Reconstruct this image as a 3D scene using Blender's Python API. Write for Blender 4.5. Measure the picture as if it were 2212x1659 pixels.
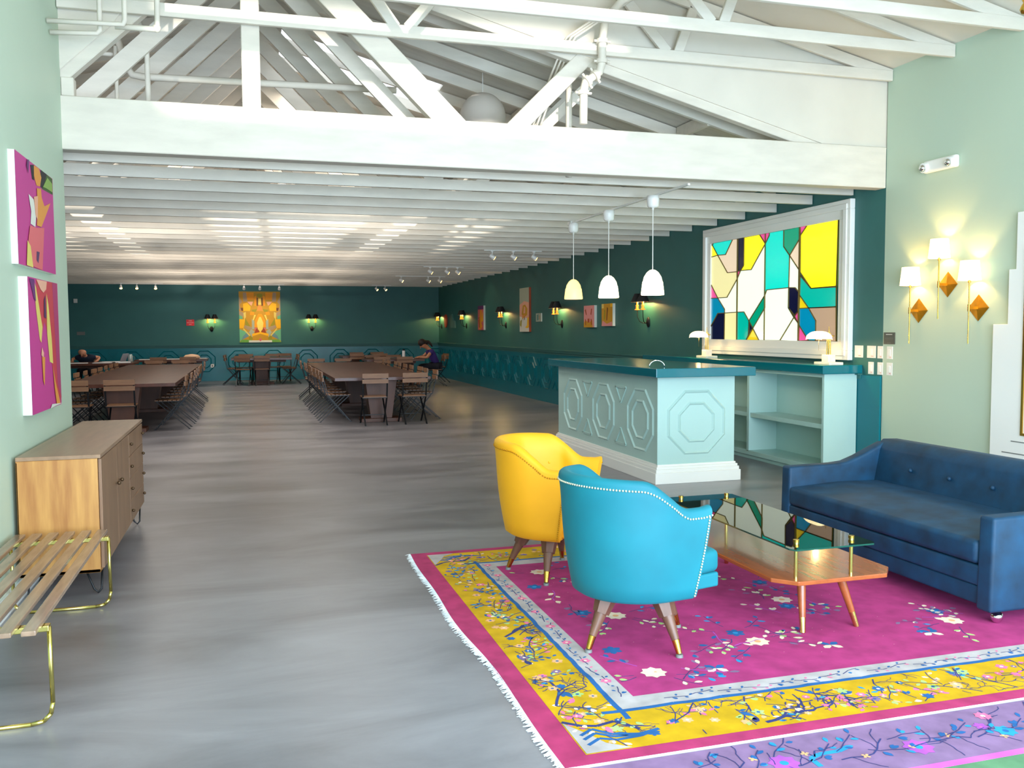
import bpy, bmesh, math, random
from mathutils import Vector, Matrix
for _o in list(bpy.data.objects): bpy.data.objects.remove(_o)
SC = bpy.context.scene
COL = SC.collection
PI = math.pi
def lin(c):
    return tuple(((v/255)/12.92 if v/255 <= .04045 else (((v/255)+.055)/1.055)**2.4) for v in c)
# ---------------------------------------------------------------- camera
cd = bpy.data.cameras.new('camera'); cam = bpy.data.objects.new('camera', cd); COL.objects.link(cam)
cd.sensor_width = 36; cd.lens = 36*1918.87/2212; cd.clip_start = .05; cd.clip_end = 200
YAW, PIT, ROL = .28898509, .06168087, -.0052847
fw = Vector((math.sin(YAW)*math.cos(PIT), math.cos(YAW)*math.cos(PIT), -math.sin(PIT)))
r0 = Vector((math.cos(YAW), -math.sin(YAW), 0)); u0 = r0.cross(fw)
rr = math.cos(ROL)*r0 + math.sin(ROL)*u0; uu = -math.sin(ROL)*r0 + math.cos(ROL)*u0
cam.matrix_world = Matrix(((rr.x, uu.x, -fw.x, 0), (rr.y, uu.y, -fw.y, 0), (rr.z, uu.z, -fw.z, 1.55), (0, 0, 0, 1)))
SC.camera = cam
# ---------------------------------------------------------------- colour management and sky
SC.view_settings.view_transform = 'Standard'; SC.view_settings.look = 'None'
SC.view_settings.exposure = 0.08; SC.view_settings.gamma = 1.0; SC.view_settings.use_curve_mapping = False
w = bpy.data.worlds.new('sky'); SC.world = w; w.use_nodes = True
bg = w.node_tree.nodes['Background']; bg.inputs[0].default_value = (.80, .90, 1, 1); bg.inputs[1].default_value = 2.6
SC.cycles.max_bounces = 8; SC.cycles.diffuse_bounces = 5; SC.cycles.glossy_bounces = 4; SC.cycles.transmission_bounces = 6
SC.cycles.sample_clamp_indirect = 6; SC.cycles.use_denoising = True
def lamp(kind, name, loc, power, color=(1, 1, 1), rot=(0, 0, 0), size=1, sy=None, parent=None, spread=None, angle=None, radius=None):
    d = bpy.data.lights.new(name, kind); d.energy = power; d.color = color
    if kind == 'AREA':
        d.size = size
        if sy: d.shape = 'RECTANGLE'; d.size_y = sy
        if spread: d.spread = spread
    if kind == 'SPOT': d.spot_size = size; d.spot_blend = .6
    if radius is not None: d.shadow_soft_size = radius
    if kind == 'SUN': d.angle = angle or .01
    o = bpy.data.objects.new(name, d); COL.objects.link(o); o.location = loc; o.rotation_euler = rot
    if parent: o.parent = parent
    return o
# low sun through the high clerestory of the front gable, grazing the roof trusses
_sd = Vector((.035, 1, -.082))
_sun = lamp('SUN', 'sun', (0, -20, 8), 3.9, (1, .93, .84), angle=.02)
_sun.rotation_euler = _sd.to_track_quat('-Z', 'Y').to_euler()
# daylight through the glazed shopfront (front wall at y = -1), one lamp per glazed opening
lamp('AREA', 'shopfront_daylight', (2.4, -.85, 1.5), 720, (.60, .80, 1), (math.radians(88), 0, 0), 6.4, 2.4)
lamp('AREA', 'clerestory_daylight', (2.2, -.85, 3.4), 130, (1, .94, .84), (math.radians(98), 0, 0), 5.0, .9)
# added soft fill lamps for the back room, mostly under closed roof boards
for _y in (11.5, 16, 20.5, 25):
    lamp('AREA', 'back_room_fill', (1.3, _y, 4.25), 62, (1, .90, .80), (0, math.radians(14), 0), 1.6, 1.2)
    lamp('AREA', 'back_room_fill', (-1.6, _y+1.2, 4.2), 62, (1, .90, .80), (0, math.radians(-14), 0), 1.6, 1.2)
# ---------------------------------------------------------------- materials
def mat(name, c, rough=.5, metal=0, spec=.5, var=0, vscale=6, stretch=(1, 1, 1), bump=0, bscale=60, sheen=0, emit=None, es=1, coat=0, alpha=None, detail=4, c2=None):
    m = bpy.data.materials.new(name); m.use_nodes = True; nt = m.node_tree; b = nt.nodes['Principled BSDF']
    col = (*lin(c), 1)
    b.inputs['Base Color'].default_value = col; b.inputs['Roughness'].default_value = rough
    b.inputs['Metallic'].default_value = metal; b.inputs['Specular IOR Level'].default_value = spec
    if sheen:
        b.inputs['Sheen Weight'].default_value = sheen; b.inputs['Sheen Roughness'].default_value = .4
        b.inputs['Sheen Tint'].default_value = (*[min(1, v*1.6+.08) for v in lin(c)], 1)
    if coat: b.inputs['Coat Weight'].default_value = coat; b.inputs['Coat Roughness'].default_value = .08
    if var or bump:
        tc = nt.nodes.new('ShaderNodeTexCoord'); mp = nt.nodes.new('ShaderNodeMapping'); mp.inputs['Scale'].default_value = stretch
        nt.links.new(tc.outputs['Object'], mp.inputs[0])
    if var:
        n = nt.nodes.new('ShaderNodeTexNoise'); n.inputs['Scale'].default_value = vscale; n.inputs['Detail'].default_value = detail
        nt.links.new(mp.outputs[0], n.inputs['Vector'])
        r = nt.nodes.new('ShaderNodeValToRGB'); r.color_ramp.elements[0].position = .3; r.color_ramp.elements[1].position = .7
        k = lin(c); k2 = lin(c2) if c2 else [min(1, v*(1+var)) for v in k]
        r.color_ramp.elements[0].color = (*[v*(1-var) for v in k], 1); r.color_ramp.elements[1].color = (*k2, 1)
        nt.links.new(n.outputs[0], r.inputs[0]); nt.links.new(r.outputs[0], b.inputs['Base Color'])
    if bump:
        n2 = nt.nodes.new('ShaderNodeTexNoise'); n2.inputs['Scale'].default_value = bscale
        nt.links.new(mp.outputs[0], n2.inputs['Vector'])
        bp = nt.nodes.new('ShaderNodeBump'); bp.inputs['Strength'].default_value = bump; bp.inputs['Distance'].default_value = .01
        nt.links.new(n2.outputs[0], bp.inputs['Height']); nt.links.new(bp.outputs[0], b.inputs['Normal'])
    if emit:
        b.inputs['Emission Color'].default_value = (*lin(emit), 1); b.inputs['Emission Strength'].default_value = es
    return m
M = {}
M['white'] = mat('white_paint', (216, 208, 194), .55, var=.04, vscale=2)
M['truss'] = mat('white_timber', (216, 208, 194), .6, var=.06, vscale=3, stretch=(1, 4, 4), bump=.1, bscale=30)
M['roofb'] = mat('roof_boards', (205, 200, 190), .7, var=.07, vscale=3, stretch=(1, 6, 1))
M['mint'] = mat('mint_wall', (188, 206, 186), .6, var=.02, vscale=1)
M['teal'] = mat('teal_wall', (48, 108, 106), .5, var=.06, vscale=2)
M['tealp'] = mat('teal_panel', (0, 112, 126), .28, var=.04, vscale=3)
M['tealtop'] = mat('teal_counter', (0, 108, 122), .16, coat=.3)
M['aqua'] = mat('aqua_paint', (180, 212, 206), .38, var=.02, vscale=2)
M['gloss'] = mat('white_gloss', (244, 243, 238), .3)
M['alu'] = mat('switch_plate', (238, 234, 228), .4)
M['blk'] = mat('black_metal', (22, 24, 28), .4, metal=.3)
M['blkshade'] = mat('black_shade', (22, 22, 26), .6)
M['brass'] = mat('brass', (205, 160, 70), .25, metal=1)
M['brassd'] = mat('aged_brass', (214, 156, 50), .45, metal=1, var=.15, vscale=12)
M['bronze'] = mat('dark_bronze', (92, 70, 48), .4, metal=.6)
M['chrome'] = mat('chrome', (225, 225, 225), .08, metal=1)
M['gold'] = mat('gold_steel', (222, 205, 120), .22, metal=1)
M['walnut'] = mat('walnut', (120, 78, 52), .42, var=.28, vscale=4, stretch=(1, 9, 9), detail=6)
M['walnutx'] = mat('walnut_long', (148, 120, 98), .25, var=.22, vscale=4, stretch=(9, 1, 9), detail=6, coat=.3)
M['teak'] = mat('teak', (186, 122, 62), .4, var=.22, vscale=3, stretch=(7, 7, .8), detail=6, c2=(205, 150, 80))
M['teaktop'] = mat('teak_top', (150, 118, 92), .3, var=.15, vscale=3, stretch=(8, .8, 8), detail=6)
M['teakfront'] = mat('teak_front', (140, 106, 80), .4, var=.18, vscale=3, stretch=(3, 3, .6), detail=6)
M['cherry'] = mat('cherry_wood', (160, 82, 40), .25, var=.16, vscale=3, stretch=(8, .8, 8), detail=6, coat=.4)
M['legwood'] = mat('dark_leg_wood', (112, 76, 58), .4, var=.2, vscale=5, stretch=(6, 6, 1))
M['tabletop'] = mat('table_wood', (92, 54, 40), .28, var=.25, vscale=2, stretch=(7, .7, 7), detail=6)
M['tableleg'] = mat('table_leg_wood', (96, 56, 38), .45, var=.2, vscale=3, stretch=(3, 3, .8))
M['slat'] = mat('chair_slat', (140, 100, 70), .45, var=.15, vscale=6, stretch=(1, 8, 8))
M['ygold'] = mat('yellow_velvet', (246, 172, 20), .55, sheen=.25, var=.04, vscale=4)
M['nailgold'] = mat('gold_nail', (200, 145, 25), .3, metal=.8)
M['tealv'] = mat('teal_velvet', (0, 106, 122), .65, sheen=.2, var=.04, vscale=1.6, c2=(0, 130, 146))
M['nailpearl'] = mat('pearl_nail', (225, 220, 190), .3, metal=.4)
M['bluev'] = mat('blue_velvet', (0, 54, 84), .62, sheen=.08, var=.42, vscale=7, detail=8, bump=.15, bscale=12)
M['skin'] = mat('skin', (214, 150, 118), .5)
M['skinf'] = mat('skin_tan', (205, 140, 105), .5)
M['purple'] = mat('purple_cloth', (62, 44, 120), .8)
M['navycl'] = mat('navy_cloth', (30, 42, 62), .85)
M['darkcl'] = mat('dark_cloth', (24, 26, 40), .85)
M['hair'] = mat('dark_hair', (38, 26, 26), .6, bump=.3, bscale=80)
M['paper'] = mat('paper', (235, 235, 235), .7)
M['marble'] = mat('marble', (236, 226, 212), .3, var=.08, vscale=20)
M['redsign'] = mat('red_sign', (214, 28, 44), .4)
M['grey'] = mat('grey_plastic', (120, 122, 120), .5)
M['dkgrey'] = mat('charcoal_plaque', (78, 82, 76), .5)
M['amber'] = mat('amber_candle', (230, 120, 30), .4, emit=(255, 140, 40), es=1.6)
M['candle'] = mat('cream_candle', (250, 225, 170), .4, emit=(255, 225, 150), es=3)
M['shadeon'] = mat('lit_fabric_shade', (255, 240, 205), .7, emit=(255, 226, 165), es=2.3)
M['glasson'] = mat('lit_milk_glass', (255, 244, 215), .4, emit=(255, 238, 195), es=3.6)
M['glassdim'] = mat('dim_milk_glass', (250, 215, 160), .4, emit=(255, 218, 130), es=1.35)
M['opalon'] = mat('lit_opal_shade', (255, 240, 205), .3, emit=(255, 228, 165), es=2.6)
M['spoton'] = mat('lit_spot', (255, 220, 140), .4, emit=(255, 205, 110), es=8)
def paintmat(n, c, r=.6): return mat('paint_'+n, c, r)
for n, c in dict(magenta=(196, 62, 140), green=(66, 92, 44), black=(30, 26, 34), orange=(226, 150, 66), leaf=(140, 172, 84), pwhite=(225, 225, 215), skinp=(236, 170, 140), coral=(222, 106, 112), yellowp=(226, 206, 110), grape=(84, 52, 96), plum=(104, 46, 110), crimson=(200, 64, 76), rose=(176, 60, 110), peach=(236, 176, 150), canvas=(228, 232, 222), ochre=(204, 150, 30), sun=(250, 190, 10), amberp=(250, 160, 10), lemon=(250, 220, 110), olive=(160, 150, 30), taupe=(176, 150, 120), mintp=(110, 190, 150), bluep=(110, 150, 165), grassp=(110, 170, 70), rust=(170, 70, 30), pinkp=(226, 150, 150), greyp=(170, 180, 165), redp=(196, 66, 44), seap=(92, 140, 132), brownp=(120, 70, 30)).items():
    M[n] = paintmat(n, c)
for n, c, e in (('cyan', (0, 205, 190), 1.0), ('yellow', (245, 228, 20), 1.15), ('blush', (228, 205, 178), .8), ('cream', (228, 220, 160), .85), ('pink', (226, 80, 150), .8), ('blue', (0, 130, 170), .75), ('navy', (20, 22, 62), .25), ('white', (226, 236, 218), .95), ('teal', (0, 172, 155), .8), ('green', (0, 150, 115), .8), ('gold', (220, 190, 20), .85), ('tan', (180, 150, 125), .7)):
    M['g_'+n] = mat('stained_glass_'+n, c, .12, emit=c, es=e*.85)
M['lead'] = mat('lead_came', (120, 104, 48), .4, metal=.3)
# clear table glass
gm = bpy.data.materials.new('clear_glass'); gm.use_nodes = True; _n = gm.node_tree; _n.nodes.clear()
_o = _n.nodes.new('ShaderNodeOutputMaterial'); _mx = _n.nodes.new('ShaderNodeMixShader'); _t = _n.nodes.new('ShaderNodeBsdfTransparent'); _g = _n.nodes.new('ShaderNodeBsdfGlossy'); _f = _n.nodes.new('ShaderNodeFresnel')
_t.inputs[0].default_value = (.80, .92, .88, 1); _g.inputs['Roughness'].default_value = .01; _f.inputs[0].default_value = 1.9
_n.links.new(_f.outputs[0], _mx.inputs[0]); _n.links.new(_t.outputs[0], _mx.inputs[1]); _n.links.new(_g.outputs[0], _mx.inputs[2]); _n.links.new(_mx.outputs[0], _o.inputs[0])
M['glass'] = gm
M['glassedge'] = mat('green_glass_edge', (20, 70, 60), .1, spec=.8)
M['clearjar'] = gm
# polished concrete floor
fm = mat('polished_concrete', (120, 118, 118), .3); _n = fm.node_tree; _b = _n.nodes['Principled BSDF']
_tc = _n.nodes.new('ShaderNodeTexCoord'); _mp = _n.nodes.new('ShaderNodeMapping'); _mp.inputs['Scale'].default_value = (.5, 1.5, 1)
_n.links.new(_tc.outputs['Object'], _mp.inputs[0])
_a = _n.nodes.new('ShaderNodeTexNoise'); _a.inputs['Scale'].default_value = 1.2; _a.inputs['Detail'].default_value = 8; _a.inputs['Roughness'].default_value = .62; _a.inputs['Distortion'].default_value = .6
_n.links.new(_mp.outputs[0], _a.inputs['Vector'])
_r = _n.nodes.new('ShaderNodeValToRGB'); _r.color_ramp.elements[0].position = .3; _r.color_ramp.elements[1].position = .72
_r.color_ramp.elements[0].color = (*lin((104, 103, 108)), 1); _r.color_ramp.elements[1].color = (*lin((152, 150, 156)), 1)
_n.links.new(_a.outputs[0], _r.inputs[0]); _n.links.new(_r.outputs[0], _b.inputs['Base Color'])
_r2 = _n.nodes.new('ShaderNodeMapRange'); _r2.inputs['To Min'].default_value = .22; _r2.inputs['To Max'].default_value = .42
_n.links.new(_a.outputs[0], _r2.inputs[0]); _n.links.new(_r2.outputs[0], _b.inputs['Roughness'])
M['floor'] = fm
# rug wool
def wool(n, c): return mat('wool_'+n, c, .9, sheen=.2, var=.2, vscale=9, spec=.2)
M['w_mag'] = wool('magenta', (168, 52, 112)); M['w_rim'] = wool('rose_rim', (168, 52, 98)); M['w_yel'] = wool('mustard', (196, 154, 14))
M['w_whi'] = wool('ivory', (176, 168, 168)); M['w_blu'] = wool('blue', (38, 92, 150)); M['w_cya'] = wool('sky', (40, 140, 196))
M['w_cre'] = wool('cream', (232, 212, 186)); M['w_pnk'] = wool('pink', (226, 110, 150)); M['w_grn'] = wool('sage', (166, 196, 120))
M['w_sal'] = wool('salmon', (232, 170, 120)); M['w_ind'] = wool('indigo', (52, 58, 110)); M['w_lav'] = wool('lavender', (130, 102, 138))
M['w_vio'] = wool('violet', (168, 84, 190)); M['w_fri'] = wool('fringe', (214, 220, 226)); M['w_hot'] = wool('pink_line', (222, 96, 196)); M['w_gre'] = wool('green_border', (90, 130, 96))
# ---------------------------------------------------------------- mesh builder
class MB:
    def __init__(s): s.v = []; s.f = []; s.mi = []; s.mats = []; s.sm = []
    def m(s, k):
        mm = M[k] if isinstance(k, str) else k
        if mm not in s.mats: s.mats.append(mm)
        return s.mats.index(mm)
    def add(s, vs, fs, k, smooth=False, mx=None):
        i = len(s.v); q = s.m(k)
        for p in vs:
            p = Vector(p); s.v.append(tuple(mx @ p) if mx is not None else tuple(p))
        for f in fs: s.f.append([i+j for j in f]); s.mi.append(q); s.sm.append(smooth)
        return s
    def box(s, x0, x1, y0, y1, z0, z1, k, mx=None):
        v = [(x0, y0, z0), (x1, y0, z0), (x1, y1, z0), (x0, y1, z0), (x0, y0, z1), (x1, y0, z1), (x1, y1, z1), (x0, y1, z1)]
        return s.add(v, [(0, 3, 2, 1), (4, 5, 6, 7), (0, 1, 5, 4), (1, 2, 6, 5), (2, 3, 7, 6), (3, 0, 4, 7)], k, mx=mx)
    def bar(s, p0, p1, wd, ht, k, up=(0, 0, 1)):
        p0 = Vector(p0); p1 = Vector(p1); d = (p1-p0).normalized(); u = Vector(up)
        if abs(d.dot(u)) > .98: u = Vector((0, 1, 0)) if abs(d.y) < .9 else Vector((1, 0, 0))
        sd = d.cross(u).normalized(); u = sd.cross(d).normalized(); v = []
        for p in (p0, p1):
            for a, b in ((-1, -1), (1, -1), (1, 1), (-1, 1)): v.append(p+sd*a*wd/2+u*b*ht/2)
        return s.add(v, [(0, 1, 2, 3), (7, 6, 5, 4), (0, 4, 5, 1), (1, 5, 6, 2), (2, 6, 7, 3), (3, 7, 4, 0)], k)
    def cyl(s, p0, p1, ra, rb, k, seg=12, smooth=True):
        p0 = Vector(p0); p1 = Vector(p1); d = (p1-p0).normalized(); a = Vector((1, 0, 0)) if abs(d.x) < .8 else Vector((0, 1, 0))
        u = d.cross(a).normalized(); w_ = d.cross(u); v = []
        for p, r in ((p0, ra), (p1, rb)):
            for i in range(seg): t = 2*PI*i/seg; v.append(p+(u*math.cos(t)+w_*math.sin(t))*r)
        s.add(v, [(i, (i+1) % seg, seg+(i+1) % seg, seg+i) for i in range(seg)], k, smooth)
        return s.add(v, [tuple(range(seg))[::-1], tuple(range(seg, 2*seg))], k)
    def tube(s, pts, r, k, seg=8):
        pts = [Vector(p) for p in pts]; n = len(pts); v = []; prev = None
        for i, p in enumerate(pts):
            d = ((pts[min(i+1, n-1)]-p).normalized()+(p-pts[max(i-1, 0)]).normalized()); d = d.normalized() if d.length > 1e-6 else Vector((0, 0, 1))
            if prev is None:
                a = Vector((0, 0, 1)) if abs(d.z) < .8 else Vector((1, 0, 0)); prev = d.cross(a).normalized()
            else: prev = (prev-d*prev.dot(d)).normalized()
            w_ = d.cross(prev); rad = r[i] if isinstance(r, (list, tuple)) else r
            for j in range(seg): t = 2*PI*j/seg; v.append(p+(prev*math.cos(t)+w_*math.sin(t))*rad)
        f = [(i*seg+j, i*seg+(j+1) % seg, (i+1)*seg+(j+1) % seg, (i+1)*seg+j) for i in range(n-1) for j in range(seg)]
        f += [tuple(range(seg))[::-1], tuple(range((n-1)*seg, n*seg))]
        return s.add(v, f, k, True)
    def lathe(s, prof, k, c=(0, 0, 0), seg=20, mx=None, cap=True, sx=1, sy=1):
        v = []; n = len(prof)
        for r, z in prof:
            for j in range(seg): t = 2*PI*j/seg; v.append((c[0]+r*sx*math.cos(t), c[1]+r*sy*math.sin(t), c[2]+z))
        f = [(i*seg+j, i*seg+(j+1) % seg, (i+1)*seg+(j+1) % seg, (i+1)*seg+j) for i in range(n-1) for j in range(seg)]
        if cap: f += [tuple(range(seg))[::-1], tuple(range((n-1)*seg, n*seg))]
        return s.add(v, f, k, True, mx)
    def prism(s, poly, a0, a1, ax, k, mx=None):   # poly in the two other axes, extruded along axis ax
        def P(p, a):
            return {'x': (a, p[0], p[1]), 'y': (p[0], a, p[1]), 'z': (p[0], p[1], a)}[ax]
        n = len(poly); v = [P(p, a0) for p in poly]+[P(p, a1) for p in poly]
        return s.add(v, [tuple(range(n))[::-1], tuple(range(n, 2*n))]+[(i, (i+1) % n, n+(i+1) % n, n+i) for i in range(n)], k, mx=mx)
    def poly(s, pts, k): return s.add(pts, [tuple(range(len(pts)))], k)
    def ball(s, c, r, k, seg=8, ring=5, sc=(1, 1, 1)):
        pr = [(r*math.sin(PI*i/ring), -r*math.cos(PI*i/ring)) for i in range(ring+1)]; pr[0] = (r*.02, -r); pr[-1] = (r*.02, r)
        v = []
        for a, z in pr:
            for j in range(seg): t = 2*PI*j/seg; v.append((c[0]+a*math.cos(t)*sc[0], c[1]+a*math.sin(t)*sc[1], c[2]+z*sc[2]))
        n = len(pr)
        return s.add(v, [(i*seg+j, i*seg+(j+1) % seg, (i+1)*seg+(j+1) % seg, (i+1)*seg+j) for i in range(n-1) for j in range(seg)]+[tuple(range(seg))[::-1], tuple(range((n-1)*seg, n*seg))], k, True)
    def build(s, name, parent=None, bevel=0, seg=2, loc=None, sub=0):
        me = bpy.data.meshes.new(name); me.from_pydata([tuple(p) for p in s.v], [], s.f)
        for mm in s.mats: me.materials.append(mm)
        me.polygons.foreach_set('material_index', s.mi); me.polygons.foreach_set('use_smooth', s.sm)
        b = bmesh.new(); b.from_mesh(me); bmesh.ops.recalc_face_normals(b, faces=b.faces); b.to_mesh(me); b.free()
        me.update(); o = bpy.data.objects.new(name, me); COL.objects.link(o)
        if parent: o.parent = parent
        if loc: o.location = loc
        if bevel:
            q = o.modifiers.new('bevel', 'BEVEL'); q.width = bevel; q.segments = seg; q.limit_method = 'ANGLE'; q.angle_limit = math.radians(40)
        if sub:
            q = o.modifiers.new('sub', 'SUBSURF'); q.levels = sub; q.render_levels = sub
        return o
def tag(o, label, cat, group=None, kind=None):
    o['label'] = label; o['category'] = cat
    if group: o['group'] = group
    if kind: o['kind'] = kind
    return o
def thing(name, label, cat, loc=(0, 0, 0), rz=0, group=None):
    o = bpy.data.objects.new(name, None); COL.objects.link(o); o.location = loc; o.rotation_euler = (0, 0, rz); o.empty_display_size = .1
    return tag(o, label, cat, group)
def structure(o): o['kind'] = 'structure'; return o
def kids(o): return [c for c in bpy.data.objects if c.parent == o]
def dup(root, loc, rz, label, group=None, tree=None):
    r = root.copy(); COL.objects.link(r); r.location = loc; r.rotation_euler = (0, 0, rz); r['label'] = label
    if group: r['group'] = group
    def rec(src, dst):
        for ch in src_kids.get(src.name, []):
            c = ch.copy(); COL.objects.link(c); c.parent = dst; rec(ch, c)
    src_kids = tree
    rec(root, r)
    return r
def treeof(root):
    d = {}
    def rec(o):
        d[o.name] = kids(o)
        for c in d[o.name]: rec(c)
    rec(root); return d
random.seed(7)
PANES=[
('cyan',[(10.798,2.693),(10.301,2.694),(10.474,2.514),(10.677,2.522),(10.819,2.665)]),
('yellow',[(10.867,2.689),(10.819,2.665),(10.677,2.522),(10.855,2.51)]),
('blush',[(10.301,2.694),(10.167,2.694),(10.173,2.272),(10.422,2.273),(10.677,2.522),(10.474,2.514)]),
('cream',[(10.855,2.51),(10.677,2.522),(10.422,2.273),(10.173,2.272),(10.171,2.186),(10.427,1.952),(10.667,1.953),(10.858,2.149)]),
('pink',[(10.858,2.149),(10.667,1.953),(10.861,1.953)]),
('blue',[(10.861,1.953),(10.667,1.953),(10.484,1.797),(10.483,1.748),(10.663,1.747),(10.854,1.566)]),
('navy',[(10.663,1.747),(10.483,1.748),(10.488,1.395),(10.857,1.396),(10.854,1.566)]),
('white',[(10.667,1.953),(10.427,1.952),(10.171,2.186),(10.176,1.753),(10.483,1.748),(10.484,1.797)]),
('cream',[(10.483,1.748),(10.176,1.753),(10.174,1.393),(10.488,1.395)]),
('navy',[(10.167,2.694),(10.021,2.693),(10.024,2.34),(10.097,2.281),(10.173,2.272)]),
('yellow',[(10.021,2.693),(9.668,2.694),(9.538,2.569),(9.848,2.276),(10.097,2.281),(10.024,2.34)]),
('pink',[(9.668,2.694),(9.45,2.694),(9.454,2.661),(9.538,2.569)]),
('pink',[(10.173,2.272),(10.097,2.281),(10.171,2.186)]),
('white',[(10.097,2.281),(9.848,2.276),(9.538,2.569),(9.534,1.947),(9.887,1.639),(10.007,1.754),(10.176,1.753),(10.171,2.186)]),
('teal',[(10.176,1.753),(10.007,1.754),(9.887,1.639),(9.896,1.464),(9.947,1.396),(10.174,1.393)]),
('cyan',[(9.45,2.694),(9.153,2.693),(9.153,2.5),(9.029,2.386),(9.038,2.015),(9.494,2.009),(9.534,1.947),(9.538,2.569),(9.454,2.661)]),
('green',[(9.153,2.693),(8.831,2.696),(8.838,2.56),(9.029,2.386),(9.153,2.5)]),
('pink',[(8.831,2.696),(8.698,2.698),(8.822,2.597)]),
('yellow',[(8.698,2.698),(8.148,2.699),(8.163,1.991),(8.61,1.987),(8.818,2.18),(8.822,2.597)]),
('blush',[(8.838,2.56),(8.84,2.207),(9.029,2.386)]),
('white',[(9.029,2.386),(8.84,2.207),(8.844,1.959),(8.91,2.009),(9.038,2.015)]),
('navy',[(9.038,2.015),(8.91,2.009),(8.844,1.959),(8.85,1.743),(8.913,1.689),(9.041,1.782)]),
('green',[(9.534,1.947),(9.531,1.794),(9.795,1.545),(9.887,1.639)]),
('white',[(9.494,2.009),(9.038,2.015),(9.041,1.782),(8.928,1.668),(9.204,1.398),(9.653,1.396),(9.795,1.545),(9.531,1.794),(9.534,1.947)]),
('white',[(8.928,1.668),(8.835,1.596),(8.83,1.392),(9.204,1.398)]),
('navy',[(9.887,1.639),(9.795,1.545),(9.891,1.45)]),
('gold',[(9.795,1.545),(9.653,1.396),(9.947,1.396),(9.891,1.45)]),
('teal',[(8.817,2.142),(8.61,1.987),(8.163,1.982),(8.161,1.773),(8.65,1.77),(8.822,1.92)]),
('gold',[(8.822,1.92),(8.65,1.77),(8.829,1.768)]),
('blue',[(8.829,1.768),(8.65,1.77),(8.513,1.625),(8.514,1.402),(8.641,1.404),(8.824,1.577)]),
('pink',[(8.85,1.743),(8.831,1.583),(8.913,1.68)]),
('pink',[(8.824,1.577),(8.641,1.404),(8.831,1.398)]),
('tan',[(8.65,1.77),(8.16,1.768),(8.152,1.398),(8.514,1.402),(8.513,1.625)]),
]
ART_A=[
('magenta',[(5.815,2.602),(6.838,2.601),(6.866,1.954),(5.799,1.942)]),
('green',[(6.491,2.606),(6.837,2.599),(6.835,2.489),(6.494,2.479)]),
('black',[(6.474,2.598),(6.662,2.601),(6.521,2.488),(6.455,2.484)]),
('black',[(6.183,2.58),(6.294,2.599),(6.277,2.5),(6.221,2.499)]),
('orange',[(6.279,2.594),(6.424,2.598),(6.486,2.55),(6.435,2.486),(6.335,2.477),(6.272,2.526)]),
('leaf',[(6.668,2.58),(6.819,2.561),(6.821,2.504),(6.612,2.502),(6.523,2.497)]),
('white',[(6.098,2.39),(6.233,2.375),(6.289,2.286),(6.251,2.206),(6.123,2.213),(6.154,2.29)]),
('orange',[(6.332,2.46),(6.453,2.473),(6.464,2.419),(6.538,2.373),(6.733,2.42),(6.581,2.322),(6.426,2.225),(6.292,2.221),(6.331,2.335)]),
('skin',[(6.235,2.392),(6.354,2.414),(6.317,2.257),(6.264,2.283)]),
('coral',[(6.102,2.2),(6.275,2.203),(6.502,2.228),(6.403,1.946),(6.116,1.954),(6.019,2.046),(6.055,2.132)]),
('yellow',[(6.015,2.102),(6.09,2.073),(6.142,1.945),(5.973,1.949)]),
('grape',[(6.25,2.055),(6.332,2.056),(6.286,1.982),(6.236,2.0)]),
('plum',[(6.087,2.596),(6.133,2.602),(6.1,2.513),(6.064,2.559)]),
]
ART_B=[
('magenta',[(5.925,1.871),(6.778,1.883),(6.804,1.054),(5.947,1.045)]),
('crimson',[(6.148,1.871),(6.784,1.882),(6.782,1.065),(6.593,1.219),(6.53,1.326),(6.391,1.578),(6.346,1.611),(6.201,1.48)]),
('rose',[(6.627,1.88),(6.784,1.881),(6.81,1.087),(6.689,1.19)]),
('yellow',[(6.08,1.87),(6.14,1.823),(6.28,1.578),(6.234,1.479),(6.19,1.502),(6.118,1.689)]),
('yellow',[(6.429,1.802),(6.478,1.725),(6.544,1.498),(6.559,1.337),(6.455,1.352),(6.408,1.533)]),
('peach',[(6.149,1.874),(6.452,1.876),(6.423,1.824),(6.338,1.799),(6.258,1.817)]),
('plum',[(5.96,1.871),(6.093,1.871),(6.117,1.737),(6.072,1.746)]),
('grape',[(6.385,1.784),(6.39,1.634),(6.331,1.644),(6.345,1.755)]),
('peach',[(6.23,1.452),(6.282,1.413),(6.266,1.38),(6.202,1.404)]),
('orange',[(6.219,1.39),(6.307,1.388),(6.266,1.204),(6.233,1.239)]),
('orange',[(6.53,1.326),(6.593,1.219),(6.734,1.057),(6.61,1.061),(6.563,1.175)]),
('white',[(6.412,1.048),(6.459,1.073),(6.792,1.055),(6.564,1.053)]),
]
# ================================================================ SETTING
XR = 6.08; XL = -1.30; YB = 28.9; XBL = -6.2; YP = 7.5
structure(MB().box(-6.6, 6.5, -9, YB+.3, -.1, 0, 'floor').build('floor'))
# right wall: mint in the lounge, teal beyond the paint line
wr = MB(); wr.box(XR, XR+.15, -1, 7.45, 0, 4.35, 'mint'); wr.box(XR, XR+.15, 7.45, YB, 0, 3.3, 'teal')
structure(wr.build('wall_right'))
structure(MB().box(XL-.15, XL, -1, 7.47, 0, 5.2, 'mint').build('wall_left'))
structure(MB().box(XBL-.15, XR+.15, YB, YB+.15, 0, 4.9, 'teal').build('wall_back'))
structure(MB().box(XBL-.15, XBL, YP+.1, YB, 0, 3.4, 'teal').build('wall_side'))
structure(MB().box(XBL, XL-.15, YP, YP+.12, 0, 3.3, 'teal').build('wall_partition'))
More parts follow.
